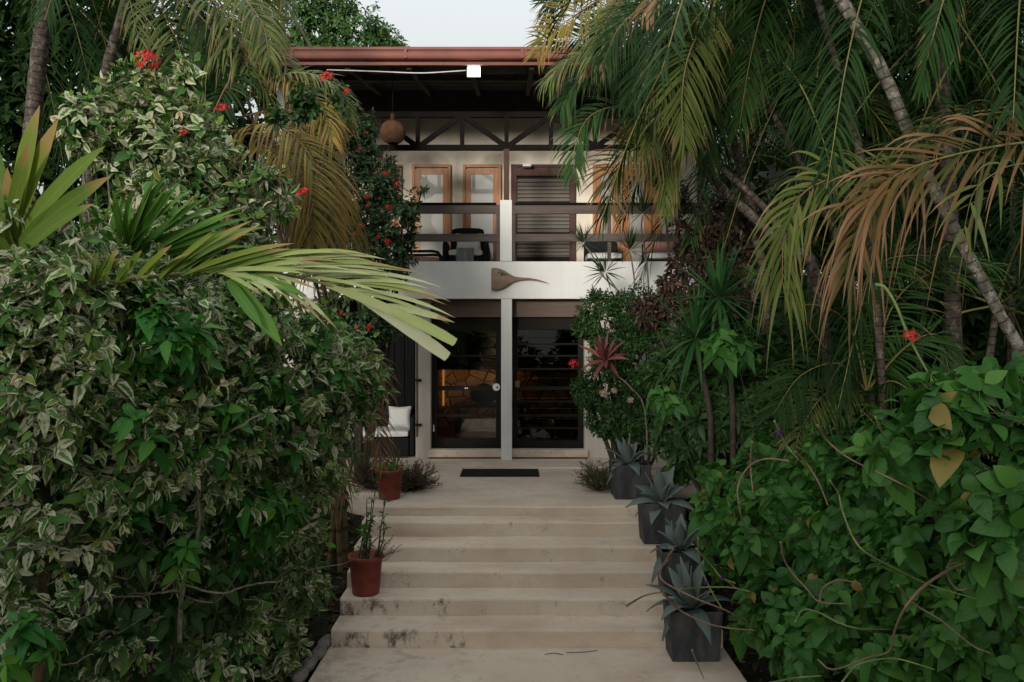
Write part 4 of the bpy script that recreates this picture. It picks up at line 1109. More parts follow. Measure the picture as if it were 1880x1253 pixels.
# --- broad strapped young palm, far left
t = thing('strap_palm', 'young palm with very broad yellow green leaflets at the left edge', 'palm', base_at(60, 4.5))
b = MB(); b.tube(catmull([(*base_at(60, 4.5)[:2], -.8), P(90, 700, 4.5), P(40, 520, 4.3), P(25, 400, 4.2)], 24), np.linspace(.035, .012, 24), 8); b.build('stem', T['cane'], t)
b = MB(); straps(b, [(25, 430, 4.2, 72, 165, 4.0, .125, .10), (28, 425, 4.2, 108, 200, 4.0, .108, .08), (30, 440, 4.2, 200, 250, 4.0, .10, .10), (30, 455, 4.2, 212, 310, 4.0, .085, .12), (25, 430, 4.2, -40, 200, 4.1, .11, .1), (20, 450, 4.2, -90, 300, 4.1, .11, .1), (35, 470, 4.2, 180, 360, 4.0, .08, .15),
                     (15, 430, 4.2, 55, 243, 3.9, .07, .1), (28, 470, 4.2, -30, 330, 4.0, .05, .1), (28, 480, 4.2, -40, 390, 4.0, .05, .1), (30, 440, 4.2, 10, 300, 4.05, .08, .05)], prof='strap')
b.build('frond', L['strap'], t)
b = MB(); rows = []
for k, (tx, ty) in enumerate([(140, 350), (172, 335), (203, 330), (243, 325), (290, 300), (312, 302), (338, 312), (362, 330), (395, 345), (420, 360), (455, 368), (474, 388), (500, 410), (268, 345), (225, 345), (430, 400), (120, 400)]):
    rows.append((205 + RNG.normal(0, 18), 500 - abs(k-6)*2, 4.9, tx, ty, 4.6 + .02*k, RNG.uniform(.034, .058), .10))
    rows.append((205 + RNG.normal(0, 22), 500 - abs(k-6)*2, 4.95, tx + RNG.normal(0, 14), ty + RNG.uniform(5, 40), 4.6 + .02*k, RNG.uniform(.028, .045), .10))
straps(b, rows, fold=.35); b.build('frond', L['strapgreen'], t)
# the long frond sweeping to the right over the hedge
rib = catmull([P(60, 560, 4.3), P(200, 520, 4.3), P(330, 503, 4.3), P(450, 498, 4.25), P(560, 512, 4.2), P(660, 545, 4.2), P(735, 590, 4.2)], 40)
b = MB(); b.tube(rib, np.linspace(.016, .005, 40), 6, 1, cap=False)
b2 = MB()
A = []
for (bx, by, tx, ty, wd, sg) in [(300, 505, 470, 395, .05, .10), (330, 503, 482, 405, .05, .10), (340, 503, 545, 440, .055, .12), (370, 500, 535, 452, .05, .1), (380, 500, 600, 452, .055, .14), (250, 512, 318, 445, .05, .1), (270, 510, 350, 460, .05, .1), (220, 515, 262, 455, .055, .1), (190, 522, 215, 450, .05, .1), (300, 505, 400, 420, .045, .1), (400, 500, 525, 470, .05, .1),
                               (230, 515, 240, 460, .05, .3), (320, 503, 440, 430, .05, .12), (170, 525, 180, 455, .05, .1)]:
    A.append((bx, by, 4.25, tx, ty, 4.1, wd, sg))
A = [(*q[:6], q[6]*.68, q[7]) for q in A]; A += [(q[0] + RNG.normal(0, 14), q[1] + 2, q[2], q[3] + RNG.normal(0, 18), q[4] + RNG.uniform(-4, 22), q[5] + .05, q[6]*.85, q[7]) for q in A]
straps(b2, A, fold=.3)
b2.build('frond', L['strap'], t)
A = []
for (bx, by, tx, ty, wd, sg) in [(420, 498, 660, 456, .045, .16), (450, 498, 690, 455, .045, .18), (480, 500, 720, 466, .045, .18), (500, 502, 745, 487, .045, .16), (530, 506, 790, 500, .045, .16), (560, 512, 812, 520, .045, .16), (590, 520, 826, 548, .045, .15), (620, 530, 830, 578, .045, .14),
                               (440, 498, 590, 480, .045, .1), (470, 499, 640, 490, .04, .1), (400, 499, 560, 500, .05, .1), (430, 499, 520, 540, .05, .1), (500, 503, 610, 598, .04, .12), (470, 500, 560, 560, .04, .1), (430, 500, 500, 545, .04, .1), (550, 510, 700, 535, .04, .1), (520, 505, 680, 500, .045, .1), (600, 524, 790, 525, .04, .14), (460, 500, 580, 530, .04, .1)]:
    A.append((bx, by, 4.25, tx, ty, 4.0, wd, sg))
A = [(*q[:6], q[6]*.56, q[7]*1.3) for q in A]; A += [(q[0] + RNG.normal(0, 12), q[1] + 2, q[2], q[3] - RNG.uniform(5, 50), q[4] + RNG.normal(6, 10), q[5] + .05, q[6]*.85, q[7]) for q in A[:14]]
straps(b, A, fold=.35)
A = [(650, 540, 4.2, 832, 626, 4.0, .065, .06), (640, 536, 4.2, 818, 652, 4.0, .07, .05), (690, 560, 4.2, 832, 590, 4.0, .04, .1), (600, 524, 4.2, 800, 612, 4.05, .05, .1)]
straps(b, A[:2], fold=.3, prof='cut'); straps(b, A[2:], fold=.3)
b.build('frond', [L['pale'], T['rachis']], t)
b = MB(); straps(b, [(425, 515, 4.25, 515, 630, 4.0, .085, .05), (418, 515, 4.25, 480, 600, 4.0, .06, .05), (430, 505, 4.2, 560, 540, 4.0, .05, .1)], fold=.3); b.build('frond', L['strapgreen'], t)

# --- red flowering bush in front of the balcony, left
ix = [(645, 235, 10.4, .34), (635, 290, 10.3, .50), (680, 325, 10.3, .40), (650, 380, 10.2, .55), (705, 400, 10.3, .46), (640, 460, 10.1, .55), (700, 470, 10.3, .42), (660, 540, 10.1, .52), (690, 590, 10.3, .34), (640, 620, 10.0, .40), (740, 395, 10.4, .18), (735, 460, 10.4, .16), (610, 240, 10.2, .35), (775, 345, 10.45, .09), (760, 372, 10.4, .10), (752, 435, 10.4, .10)]
ixf = [('red', x, y, d, s*.72) for x, y, d, s in ((660, 276, 9.75, .9), (612, 303, 9.7, .8), (612, 320, 9.7, .75), (707, 320, 9.8, .9), (729, 339, 9.9, .95), (675, 362, 9.75, .8), (675, 379, 9.7, .75), (713, 381, 9.8, .9), (725, 411, 9.9, .8), (662, 416, 9.65, 1.0), (652, 431, 9.65, .9), (694, 436, 9.8, .7), (712, 446, 9.75, 1.15), (648, 223, 9.9, .7), (621, 262, 9.8, .6), (672, 245, 10.0, .7), (630, 352, 9.7, .5), (655, 602, 9.5, .6), (678, 600, 9.7, .9), (626, 575, 9.4, .6), (700, 293, 9.9, .6))]
shrub('ixora_bush', 'tall small leaved bush dotted with red flower heads before the left end of the balcony', 'bush', base_at(660, 10.5), ix, 3000, 8, .088, .040, L['ixora'], T['dtwig'], ntw=260, r0=.03, ang=(25, 85), stem=.08, flower=ixf, shell=.6, up=.6)

# --- palm clump on the left with yellowing fronds
def palm(name, label, base, tops, r=(.055, .045), mat='palm', group=None):
    t = thing(name, label, 'palm', tuple(base), group)
    trunk(t, [base] + list(tops), r, T[mat]); return t
cb = base_at(622, 8.4)
t = thing('yellow_palm', 'clump palm with yellowing drooping fronds left of the roof edge', 'palm', cb)
b = MB()
for i, (x, y) in enumerate(((560, 420), (470, 330), (440, 120), (590, 500), (620, 560), (530, 300))):
    o0 = np.array(cb) + [RNG.normal(0, .09), RNG.normal(0, .09), 0]
    b.tube(catmull([o0, P(622 + RNG.normal(0, 8), 760, 8.4), (np.array(P(x, y, 7.9)) + o0)/2 + [.15, 0, .2], P(x, y, 7.9)], 26), np.linspace(.030, .014, 26), 8, cap=False)
b.build('stem', T['cane'], t)
Lw = dict(n=46, W=.026, rr=.012)
add_frond(t, [P(430, 250, 7.6), P(490, 228, 7.4), P(545, 255, 7.3), P(585, 320, 7.3), P(604, 420, 7.3)], 'yellow', 'rachb', Ln=.62, a=(75, 30), sag=.55, hint=(.3, -.5, 1), **Lw)
add_frond(t, [P(420, 300, 7.4), P(480, 270, 7.2), P(540, 310, 7.1), P(570, 390, 7.1), P(575, 480, 7.1)], 'yellow', 'rachb', Ln=.58, a=(75, 30), sag=.6, hint=(.2, -.6, 1), **Lw)
add_frond(t, [P(470, 330, 7.6), P(520, 320, 7.5), P(565, 370, 7.5), P(590, 450, 7.6)], 'olive', 'rachb', Ln=.55, a=(70, 30), sag=.6, hint=(.2, -.5, 1), **Lw)
add_frond(t, [P(470, 160, 7.8), P(530, 135, 7.7), P(585, 140, 7.7), P(628, 175, 7.7), P(640, 235, 7.8)], 'olive', 'rachis', Ln=.34, a=(70, 30), sag=.4, hint=(.2, -.6, 1), **Lw)
add_frond(t, [P(420, 70, 8.0), P(470, 70, 7.9), P(530, 130, 7.8), P(570, 200, 7.8)], 'olive', 'rachis', Ln=.42, a=(70, 30), sag=.5, hint=(.2, -.6, 1), **Lw)
add_frond(t, [P(440, 130, 7.9), P(420, 90, 7.7), P(370, 120, 7.6), P(335, 200, 7.6)], 'olive', 'rachb', Ln=.62, a=(70, 30), sag=.5, hint=(-.2, -.6, 1), **Lw)
add_frond(t, [P(450, 110, 7.9), P(420, 150, 7.5), P(395, 200, 7.3), P(365, 270, 7.2)], 'palm', 'rachb', Ln=.55, a=(75, 30), sag=.35, hint=(-.3, -1, .3), **Lw)
add_frond(t, [P(620, 640, 8.0), P(650, 640, 7.9), P(690, 670, 7.8), P(712, 720, 7.8)], 'orange', 'rachb', Ln=.36, a=(60, 30), sag=.5, hint=(.2, -.5, 1), n=20, W=.022, rr=.008)
add_frond(t, [P(640, 690, 8.1), P(668, 720, 8.0), P(690, 770, 8.0), P(702, 850, 8.0)], 'dry', 'rachb', Ln=.34, a=(50, 25), sag=.6, hint=(.2, -.5, 1), n=22, W=.018, rr=.008)
add_frond(t, [P(620, 720, 8.1), P(610, 760, 8.0), P(625, 850, 8.0), P(630, 910, 8.0)], 'dry', 'rachb', Ln=.42, a=(40, 15), sag=.6, hint=(0, -1, .3), n=22, W=.018, rr=.008)
add_frond(t, [P(540, 330, 8.0), P(600, 300, 8.0), P(640, 400, 8.2), P(630, 520, 8.2)], 'yellow', 'rachb', Ln=.42, a=(60, 30), sag=.7, hint=(.2, -.5, 1), n=40, W=.022, rr=.01)

for pts, lf, ln, sg in (([(440, 215), (505, 205), (560, 245), (600, 330), (612, 400)], 'yellow', .55, .5), ([(400, 240), (460, 245), (520, 290), (555, 360), (560, 440)], 'yellow', .52, .6), ([(430, 330), (490, 320), (545, 370), (580, 440), (590, 500)], 'olive', .5, .7),
                        ([(330, -60), (380, -10), (430, 50), (460, 140)], 'olive', .58, .45), ([(300, -60), (340, 0), (390, 60), (410, 150)], 'palm', .6, .45), ([(300, -40), (300, 20), (330, 90), (340, 190)], 'olive', .6, .5), ([(380, -60), (430, -20), (480, 40), (495, 110)], 'olive', .45, .5), ([(480, 150), (530, 145), (585, 185), (610, 260)], 'yellow', .42, .5)):
    add_frond(t, [P(x, y, 7.9 - .12*i) for i, (x, y) in enumerate(pts)], lf, 'rachb', Ln=ln, a=(66, 28), sag=sg, hint=(.2, -.6, 1), sagp=2.4, dn=.09, **Lw)

# tall dark palms at the upper left
def crown(t, top, n, ln, leaf, az0=0., els=(70, -5), droops=(.55, .9), Ln=.55, W=.024, nl=46, rib='rachis', skip=None):
    for i in range(n):
        az = az0 + i*2.39996; el = R(np.interp(i/(n-1), [0, 1], els)); dr = np.interp(i/(n-1), [0, 1], droops)
        l = ln*random.uniform(.85, 1.12)
        add_frond(t, arch(top, az, el, l, dr), leaf if isinstance(leaf, str) else leaf[i % len(leaf)], rib, n=nl, Ln=Ln, W=W, sag=random.uniform(.25, .5), hint=(0, 0, 1), rr=.014)
t = palm('tall_palm', 'tall palm with a ringed grey trunk at the upper left corner', (*base_at(10, 8.6)[:2], Zg(-6, 8.6)), [P(45, 420, 8.5), P(66, 160, 8.5), P(84, 0, 8.5), P(90, -130, 8.5)], (.10, .08), 'palmb')
crown(t, P(90, -150, 8.5), 13, 2.6, ['palm', 'olive', 'palm'], 0.4)
t = palm('tall_palm', 'tall palm whose slimmer leaning trunk rises behind the tall variegated bush', (*base_at(120, 9)[:2], Zg(-5, 9)), [P(165, 300, 9), P(190, 150, 9), P(232, 0, 9), P(255, -110, 9)], (.07, .055), 'palmb')
crown(t, P(258, -130, 9), 14, 2.5, ['palm', 'olive', 'olive', 'palm'], 1.1)
t = palm('tall_palm', 'tall palm with fronds hanging above the yellow palm left of the roof', (*base_at(380, 9.6)[:2], 0), [P(365, 200, 9.6), P(360, 0, 9.6), P(345, -140, 9.6)], (.07, .055), 'palmb')
crown(t, P(340, -160, 9.4), 14, 1.9, ['olive', 'palm'], 2.2)
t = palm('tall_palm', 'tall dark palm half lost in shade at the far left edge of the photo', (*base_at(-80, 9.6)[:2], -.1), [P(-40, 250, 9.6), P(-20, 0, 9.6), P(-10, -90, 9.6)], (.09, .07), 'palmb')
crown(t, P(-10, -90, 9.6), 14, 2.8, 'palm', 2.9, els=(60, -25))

# --- right side
# big leaved shrub with wiry stems, bottom right
pb = [(1330, 960, 7.3, .26), (1300, 1040, 7.0, .22), (1380, 890, 7.3, .30), (1400, 1010, 6.8, .36), (1460, 930, 6.8, .40), (1520, 850, 6.8, .34), (1380, 1110, 6.3, .24), (1450, 1120, 6.1, .34), (1560, 1000, 6.2, .48), (1640, 900, 6.0, .48), (1560, 1150, 5.6, .36), (1480, 1200, 5.6, .26), (1680, 1080, 5.4, .45), (1780, 980, 5.2, .5), (1760, 1180, 4.9, .38), (1640, 1220, 5.1, .28), (1860, 1100, 4.8, .45), (1420, 830, 7.6, .3), (1320, 880, 7.8, .2), (1285, 935, 7.7, .17), (1335, 1150, 6.35, .17), (1300, 1000, 7.3, .16)]
near = [(1690, 830, 4.1, .26), (1760, 760, 3.9, .26), (1800, 850, 3.8, .30), (1850, 690, 4.0, .16), (1870, 900, 3.7, .3), (1620, 790, 4.4, .16), (1730, 700, 4.0, .10), (1840, 1000, 3.7, .22)]
t = shrub('broad_leaf_shrub', 'spreading green shrub of broad pointed leaves beside the lowest planters', 'shrub', base_at(1600, 6.2), pb, 1050, 7, .19, .115, L['porter'], T['vine'], ntw=160, r0=.016, ang=(45, 105), stem=.14, curl=.15, sag=.25, fold=.22, seg=4)
vines = [([(850, 0), (900, 80), (1000, 160), (1150, 235), (1300, 310), (1510, 440)], 4.2, 'r'), ([(710, 175), (600, 165), (520, 200), (465, 290), (470, 400), (500, 490), (580, 530)], 5.6, 'r'),
         ([(910, 270), (950, 330), (975, 430), (1030, 560), (1100, 630), (1250, 710), (1400, 780), (1600, 840), (1740, 880), (1900, 890)], 4.2, 'g'), ([(1800, 590), (1600, 660), (1480, 710), (1350, 800), (1270, 900), (1225, 1000), (1200, 1100), (1100, 1130), (930, 1190), (850, 1140)], 4.0, 'R'),
         ([(1580, 640), (1500, 660), (1480, 730), (1530, 800), (1600, 800), (1700, 880), (1810, 965)], 4.0, 'r'), ([(150, 600), (90, 700), (100, 760), (250, 840), (400, 900), (520, 960)], 6.0, 'r'), ([(100, 820), (180, 900), (300, 960), (400, 985), (550, 1000)], 5.9, 'r'),
         ([(180, 800), (300, 790), (420, 790), (520, 810)], 6.0, 'g'), ([(270, 550), (280, 680), (330, 800), (390, 900)], 6.1, 'g'), ([(260, 600), (340, 690), (380, 740), (450, 770)], 6.0, 'g'), ([(670, 570), (700, 680), (800, 800), (860, 860), (1000, 870)], 5.2, 'r'),
         ([(740, 960), (780, 900), (850, 910), (950, 960), (1050, 990), (1215, 995)], 4.8, 'g'), ([(1240, 780), (1320, 870), (1450, 950), (1600, 1070), (1690, 1110)], 4.1, 'r'), ([(620, 1255), (750, 1230), (870, 1220)], 4.6, 'g'), ([(970, 1250), (1040, 1170), (1150, 1140), (1250, 1140), (1420, 1190)], 4.2, 'g'), ([(860, 860), (880, 790), (960, 755), (1060, 775)], 5.0, 'r'),
         ([(240, 1095), (265, 1160), (298, 1235)], 5.9, 'g'), ([(740, 130), (800, 190), (860, 290), (900, 390)], 5.4, 'r'), ([(640, -20), (700, 100), (760, 170)], 5.4, 'g'), ([(530, 80), (525, 200), (535, 330)], 6.0, 'r'), ([(1130, -40), (1200, 120), (1260, 270)], 4.0, 'g'), ([(-80, 880), (10, 830), (110, 810)], 6.2, 'r')]
for pts, d, k in vines:
    q = catmull([P(1180 + x/2.6486, 780 + y/2.6486, d + .25*math.sin(i*1.3)) for i, (x, y) in enumerate(pts)], 30)
    b = MB(); b.tube(q, np.linspace(.012 if k == 'R' else .0075, .0045, 30)*(d/5), 6, cap=True); b.build('runner', T['vineg' if k == 'g' else 'vine'], t)
for x, y, d, s in ((1430, 795, 5.3, 1.1), (1573, 992, 4.3, .9), (1297, 1070, 6.0, .9), (1326, 1063, 5.9, .9), (1407, 1102, 5.2, .7)): put_flower(t, 'purple', x, y, d, s)
t = shrub('near_leafy_stems', 'large leaved green stems at the right edge with one red flower spike', 'plant', (4.2, 4.6, .2), near, 72, 7, .20, .135, L['porter'], T['vineg'], ntw=40, r0=.012, ang=(50, 105), stem=.16, curl=.15, sag=.2, fold=.2, seg=5)
q = catmull([P(1720, 712, 4.0), P(1690, 660, 4.0), P(1665, 610, 4.0), P(1645, 560, 4.0), P(1625, 528, 4.02), P(1607, 522, 4.05)], 24)
b = MB(); b.tube(q, np.linspace(.005, .009, 24), 7); b.build('flower_spike', T['vineg'], t); put_flower(t, 'red', 1673, 618, 3.97, .55)
shrub('leafy_sprig', 'upright sprig of broad green leaves in front of the spiky yucca', 'plant', base_at(1420, 7.4), [(1320, 625, 6.9, .13), (1350, 640, 6.9, .12)], 14, 7, .21, .11, L['porter'], T['dtwig'], ntw=8, r0=.006, ang=(60, 115), sag=.3)
shrub('leafy_sprig', 'drooping sprig of broad green leaves beside the red leaved cordyline', 'plant', base_at(1330, 7.9), [(1215, 722, 7.2, .13), (1240, 735, 7.2, .10)], 12, 7, .20, .10, L['porter'], T['dtwig'], ntw=8, r0=.006, ang=(60, 120), sag=.4)
ug = [(1300, 790, 8.6, .35), (1380, 740, 8.6, .4), (1250, 780, 9.0, .3), (1450, 780, 8.0, .35), (1310, 720, 9.0, .3), (1240, 700, 9.3, .4), (1550, 760, 7.6, .3), (1380, 660, 8.8, .4), (1290, 650, 9.2, .35), (1420, 700, 8.4, .35), (1480, 640, 9, .4), (1240, 840, 9.0, .3)]
shrub('undergrowth_bush', 'dark leafy undergrowth behind the planters below the yucca', 'bush', base_at(1330, 8.8), ug, 700, 8, .19, .07, L['shrub'], T['dtwig'], ntw=60, ang=(30, 100))
# small leaved shrub against the house
sb = [(1110, 590, 10.4, .40), (1170, 570, 10.4, .35), (1130, 680, 10.3, .42), (1180, 660, 10.2, .45), (1120, 760, 10.1, .34), (1190, 760, 10.0, .45), (1230, 620, 10.2, .45), (1080, 600, 10.5, .18), (1080, 720, 10.3, .22), (1260, 700, 10.0, .5), (1090, 545, 10.5, .13), (1064, 712, 10.3, .12)]
shrub('small_leaf_shrub', 'dense small leaved shrub against the right side of the glass doors', 'shrub', base_at(1150, 10.4), sb, 3000, 8, .088, .038, L['shrub'], T['dtwig'], ntw=220, ang=(25, 85), stem=.09, up=.5,
      flower=[('cream', 1108, 722, 9.75, .8), ('cream', 1128, 717, 9.7, .6), ('cream', 1157, 734, 9.6, .6), ('red', 1053, 668, 10.0, .9)])
# red cordyline
c = P(1112, 662, 9.5)
t = thing('red_cordyline', 'red leaved cordyline leaning out beside the right glass door', 'plant', base_at(1190, 9.7))
b = MB(); b.tube(catmull([base_at(1190, 9.7), P(1185, 760, 9.6), P(1158, 712, 9.5), P(1135, 690, 9.5), c], 16), .012, 7); b.build('stem', T['twig'], t)
b = MB(); rosette(b, c, 20, .40, .066, el=(85, -15), prof='ovate', axis=(-.35, -.45, .7), sag=.08, curl=.08, seg=5); b.build('rosette', L['cordy'], t)
# thin stemmed dracaenas in front of the balcony
for lab, stem, c, n, ln, ax in (('tallest thin stemmed dracaena with a spiky tuft in front of the balcony rail', [(1192, 700), (1192, 560), (1187, 480), (1178, 420), (1180, 395)], (1180, 392), 34, .46, (0, -.2, 1)),
                            ('slim dracaena leaning left with its small tuft below the slatted door', [(1190, 690), (1165, 570), (1110, 510), (1085, 465), (1072, 450)], (1072, 448), 26, .32, (-.3, -.2, 1)),
                            ('slim dracaena with a tuft between the leaning one and the tallest one', [(1175, 690), (1162, 560), (1165, 520), (1160, 480), (1156, 462)], (1156, 460), 28, .36, (.1, -.3, .9)),
                            ('short dracaena whose thin leaved tuft lies against the white balcony front', [(1180, 690), (1160, 575), (1135, 535), (1112, 502)], (1112, 500), 24, .34, (-.5, -.5, .5))):
    d = 10.75; n = int(n*1.3); ln *= 1.15
    t = thing('dracaena', lab, 'plant', base_at(stem[0][0], d), 'thin stemmed dracaenas before the balcony')
    b = MB(); b.tube(catmull([base_at(stem[0][0], d)] + [P(x, y, d) for x, y in stem], 26), np.linspace(.016, .010, 26), 7); b.build('stem', T['twig'], t)
    b = MB(); rosette(b, P(*c, d), n, ln, .022, el=(88, -20), prof='lance', axis=ax, sag=.06, curl=.02, seg=5, fold=.3); b.build('rosette', L['tuft'], t)
# spiky yuccas
for lab, stem, c, n, ln in (('spiky yucca with upright dark blades before the right end of the balcony', [(1345, 760), (1335, 640), (1322, 560)], (1318, 548), 64, .70), ('lower spiky yucca with drooping lower blades behind the leafy sprigs', [(1305, 800), (1300, 740), (1285, 665), (1278, 635)], (1277, 622), 64, .68)):
    d = 8.2
    t = thing('yucca', lab, 'plant', base_at(stem[0][0], d), 'spiky yuccas before the balcony')
    b = MB(); b.tube(catmull([base_at(stem[0][0], d)] + [P(x, y, d) for x, y in stem], 22), np.linspace(.035, .03, 22), 8); b.build('stem', T['dtwig'], t)
    b = MB(); rosette(b, P(*c, d), n, ln, .05, el=(88, -50), prof='lance', axis=(0, -.25, 1), sag=.08, curl=.03, seg=5, fold=.35); b.build('rosette', L['yucca'], t)
# bronze leaved shrub
cr = [(1290, 420, 9.6, .42), (1330, 480, 9.4, .42), (1260, 500, 9.6, .34), (1350, 400, 9.4, .34), (1300, 560, 9.5, .40), (1235, 555, 9.8, .3), (1215, 325, 9.7, .16), (1240, 350, 9.7, .18), (1190, 565, 9.9, .22)]
shrub('bronze_shrub', 'bronze brown leaved shrub covering the right end of the balcony', 'shrub', base_at(1310, 9.6), cr, 560, 8, .15, .055, L['croton'], T['dtwig'], ntw=120, ang=(30, 95), sag=.3)

# leaning trunks on the right
RP = [('leaning palm with a pale ringed trunk crossing the right of the photo', (2240, 6.0), [(1878, 650), (1820, 548), (1762, 440), (1702, 320), (1662, 228), (1622, 135), (1562, 30), (1520, -40), (1480, -130)], 6.0, (.044, .050), 'palm', 12, 2.4, ['palm', 'palm', 'palmg']),
      ('thinner spotted palm trunk left of the pale ringed one', (1640, 7.4), [(1610, 560), (1592, 420), (1582, 300), (1556, 200), (1530, 100), (1497, -15), (1470, -110)], 7.2, (.038, .034), 'palmb', 12, 2.3, ['palm', 'palm', 'olive']),
      ('short brown palm stem between the yucca and the orange frond', (1600, 8.6), [(1560, 520), (1500, 365), (1478, 315), (1440, 245), (1405, 180), (1380, 110)], 8.3, (.036, .03), 'palmb', 11, 2.0, ['olive', 'palm', 'palm', 'olive'])]
for lab, (bx, bd), pts, d, r, mt, n, ln, lf in RP:
    t = palm('leaning_palm', lab, base_at(bx, bd), [P(x, y, d) for x, y in pts], r, mt)
    crown(t, P(*pts[-1], d), n, ln, lf, random.uniform(0, 6), Ln=.56, W=.024)
    RPt = t
t = thing('knotted_tree', 'bare knotted tree with two leaning limbs crossing the right end of the balcony', 'tree', base_at(1560, 8.0))
b = MB(); q = catmull([base_at(1560, 8.0), P(1500, 520, 8.2), P(1450, 462, 8.3), P(1390, 405, 8.5), P(1325, 345, 8.6), P(1288, 300, 8.6), P(1268, 220, 8.6), P(1262, 120, 8.6)], 50); b.tube(q, np.linspace(.062, .042, 50)*(1 + RNG.normal(0, .07, 50)), 9); b.build('trunk', T['palmb'], t)
b = MB(); q = catmull([P(1470, 480, 8.25), P(1410, 390, 8.2), P(1360, 340, 8.3), P(1318, 300, 8.3), P(1300, 255, 8.3)], 30); b.tube(q, np.linspace(.042, .03, 30)*(1 + RNG.normal(0, .07, 30)), 8); b.build('limb', T['palmb'], t)

# palm over the right of the roof: fronds placed one by one
t = thing('overhanging_palm', 'palm whose fronds hang over the right end of the roof and truss', 'palm', base_at(1420, 9.2))
trunk(t, [base_at(1420, 9.2), P(1400, 500, 9.2), P(1330, 200, 9.0), P(1270, 20, 8.8), P(1240, -60, 8.7)], (.06, .05), T['palmb'])
G = dict(n=44, W=.026, rr=.010)
add_frond(t, [P(1200, -60, 8.6), P(1140, -25, 8.5), P(1075, 15, 8.4), P(1010, 62, 8.4), P(985, 100, 8.4)], 'yellow', 'rachb', Ln=.50, a=(70, 30), sag=.12, hint=(.35, -1, .5), **G)
add_frond(t, [P(1190, 20, 8.8), P(1130, 45, 8.7), P(1060, 70, 8.7), P(1000, 75, 8.7)], 'palm', 'rachb', Ln=.48, a=(62, 30), sag=.10, hint=(.1, -1, .2), **G)
add_frond(t, [P(1200, -90, 8.6), P(1130, -70, 8.6), P(1060, -30, 8.6), P(1005, 5, 8.6)], 'palm', 'rachb', Ln=.5, a=(60, 30), sag=.12, hint=(.2, -1, .4), **G)
add_frond(t, [P(1150, -40, 8.2), P(1128, 20, 8.1), P(1108, 70, 8.1), P(1090, 120, 8.1)], 'dry', 'rachb', Ln=.42, a=(30, 12), sag=.2, hint=(.5, -1, .2), n=34, W=.034, rr=.028, asym=.35)
add_frond(t, [P(1160, 100, 8.2), P(1100, 92, 8.1), P(1045, 108, 8.1), P(1000, 150, 8.1)], 'olive', 'rachis', Ln=.44, a=(70, 35), sag=.55, hint=(0, -.5, 1), **G)
add_frond(t, [P(1170, 140, 8.3), P(1110, 130, 8.2), P(1060, 150, 8.2), P(1030, 200, 8.2)], 'palmg', 'rachis', Ln=.42, a=(70, 35), sag=.5, hint=(0, -.6, 1), **G)
add_frond(t, [P(1200, 210, 8.4), P(1140, 195, 8.2), P(1085, 212, 8.1), P(1058, 260, 8.1), P(1052, 320, 8.1)], 'palmg', 'rachis', Ln=.46, a=(70, 30), sag=.35, hint=(-.2, -.7, .7), **G)
add_frond(t, [P(1320, -10, 6.9), P(1285, 55, 6.8), P(1262, 110, 6.7), P(1252, 180, 6.7), P(1256, 262, 6.7)], 'olive', 'rachis', Ln=.54, a=(62, 22), sag=.20, hint=(.3, -1, .15), n=44, W=.024, rr=.012)
add_frond(t, [P(1290, -40, 7.4), P(1240, 30, 7.3), P(1200, 90, 7.3), P(1160, 170, 7.3)], 'palm', 'rachis', Ln=.55, a=(62, 25), sag=.3, hint=(.2, -1, .3), **G)
add_frond(t, [P(1260, -60, 7.8), P(1210, 10, 7.7), P(1165, 50, 7.7), P(1120, 140, 7.7)], 'palm', 'rachis', Ln=.6, a=(62, 25), sag=.35, hint=(.2, -1, .3), **G)
add_frond(t, [P(1330, 60, 8.0), P(1300, 130, 7.8), P(1290, 200, 7.7), P(1295, 300, 7.7)], 'palm', 'rachis', Ln=.52, a=(50, 20), sag=.4, hint=(.2, -1, .2), **G)
add_frond(t, [P(1300, 80, 8.2), P(1250, 150, 8.1), P(1215, 200, 8.1), P(1190, 300, 8.1)], 'olive', 'rachis', Ln=.5, a=(55, 20), sag=.5, hint=(.2, -1, .3), **G)
add_frond(t, [P(1260, 250, 8.4), P(1190, 262, 8.2), P(1145, 285, 8.1), P(1118, 320, 8.0), P(1122, 390, 8.0)], 'orange', 'rachb', Ln=.50, a=(70, 28), sag=.25, hint=(-.1, -1, .45), n=34, W=.026, rr=.010)
add_frond(t, [P(1300, 220, 8.3), P(1250, 250, 8.2), P(1225, 300, 8.2), P(1220, 380, 8.2)], 'olive', 'rachb', Ln=.4, a=(45, 20), sag=.5, hint=(.2, -1, .3), **G)
add_frond(t, [P(1290, -70, 6.2), P(1250, -45, 6.1), P(1215, -20, 6.1), P(1185, 20, 6.1)], 'dry', 'rachb', Ln=.4, a=(70, 40), sag=.5, hint=(0, -.4, 1), n=22, W=.03, rr=.010)
rs = np.random.default_rng(5)
for i in range(34):
    x0 = rs.uniform(1120, 1560); y0 = rs.uniform(-130, 110); d = rs.uniform(7.4, 9.6)
    dx = rs.uniform(-150, 40); dy = rs.uniform(110, 230)
    if x0 + dx < 1080: dy *= .55
    if x0 < 1330: dy = min(dy, 120)
    lf = 'palm' if i % 8 else 'olive'
    add_frond(t, [P(x0, y0, d), P(x0 + dx*.45, y0 + dy*.12, d - .1), P(x0 + dx*.85, y0 + dy*.5, d - .2), P(x0 + dx*1.05, y0 + dy, d - .25)], lf, 'rachis', Ln=rs.uniform(.42, .6), a=(60, 22), sag=rs.uniform(.25, .55), hint=(rs.uniform(-.3, .4), -1, rs.uniform(.1, .6)), n=42, W=.021, rr=.009, dn=.08)
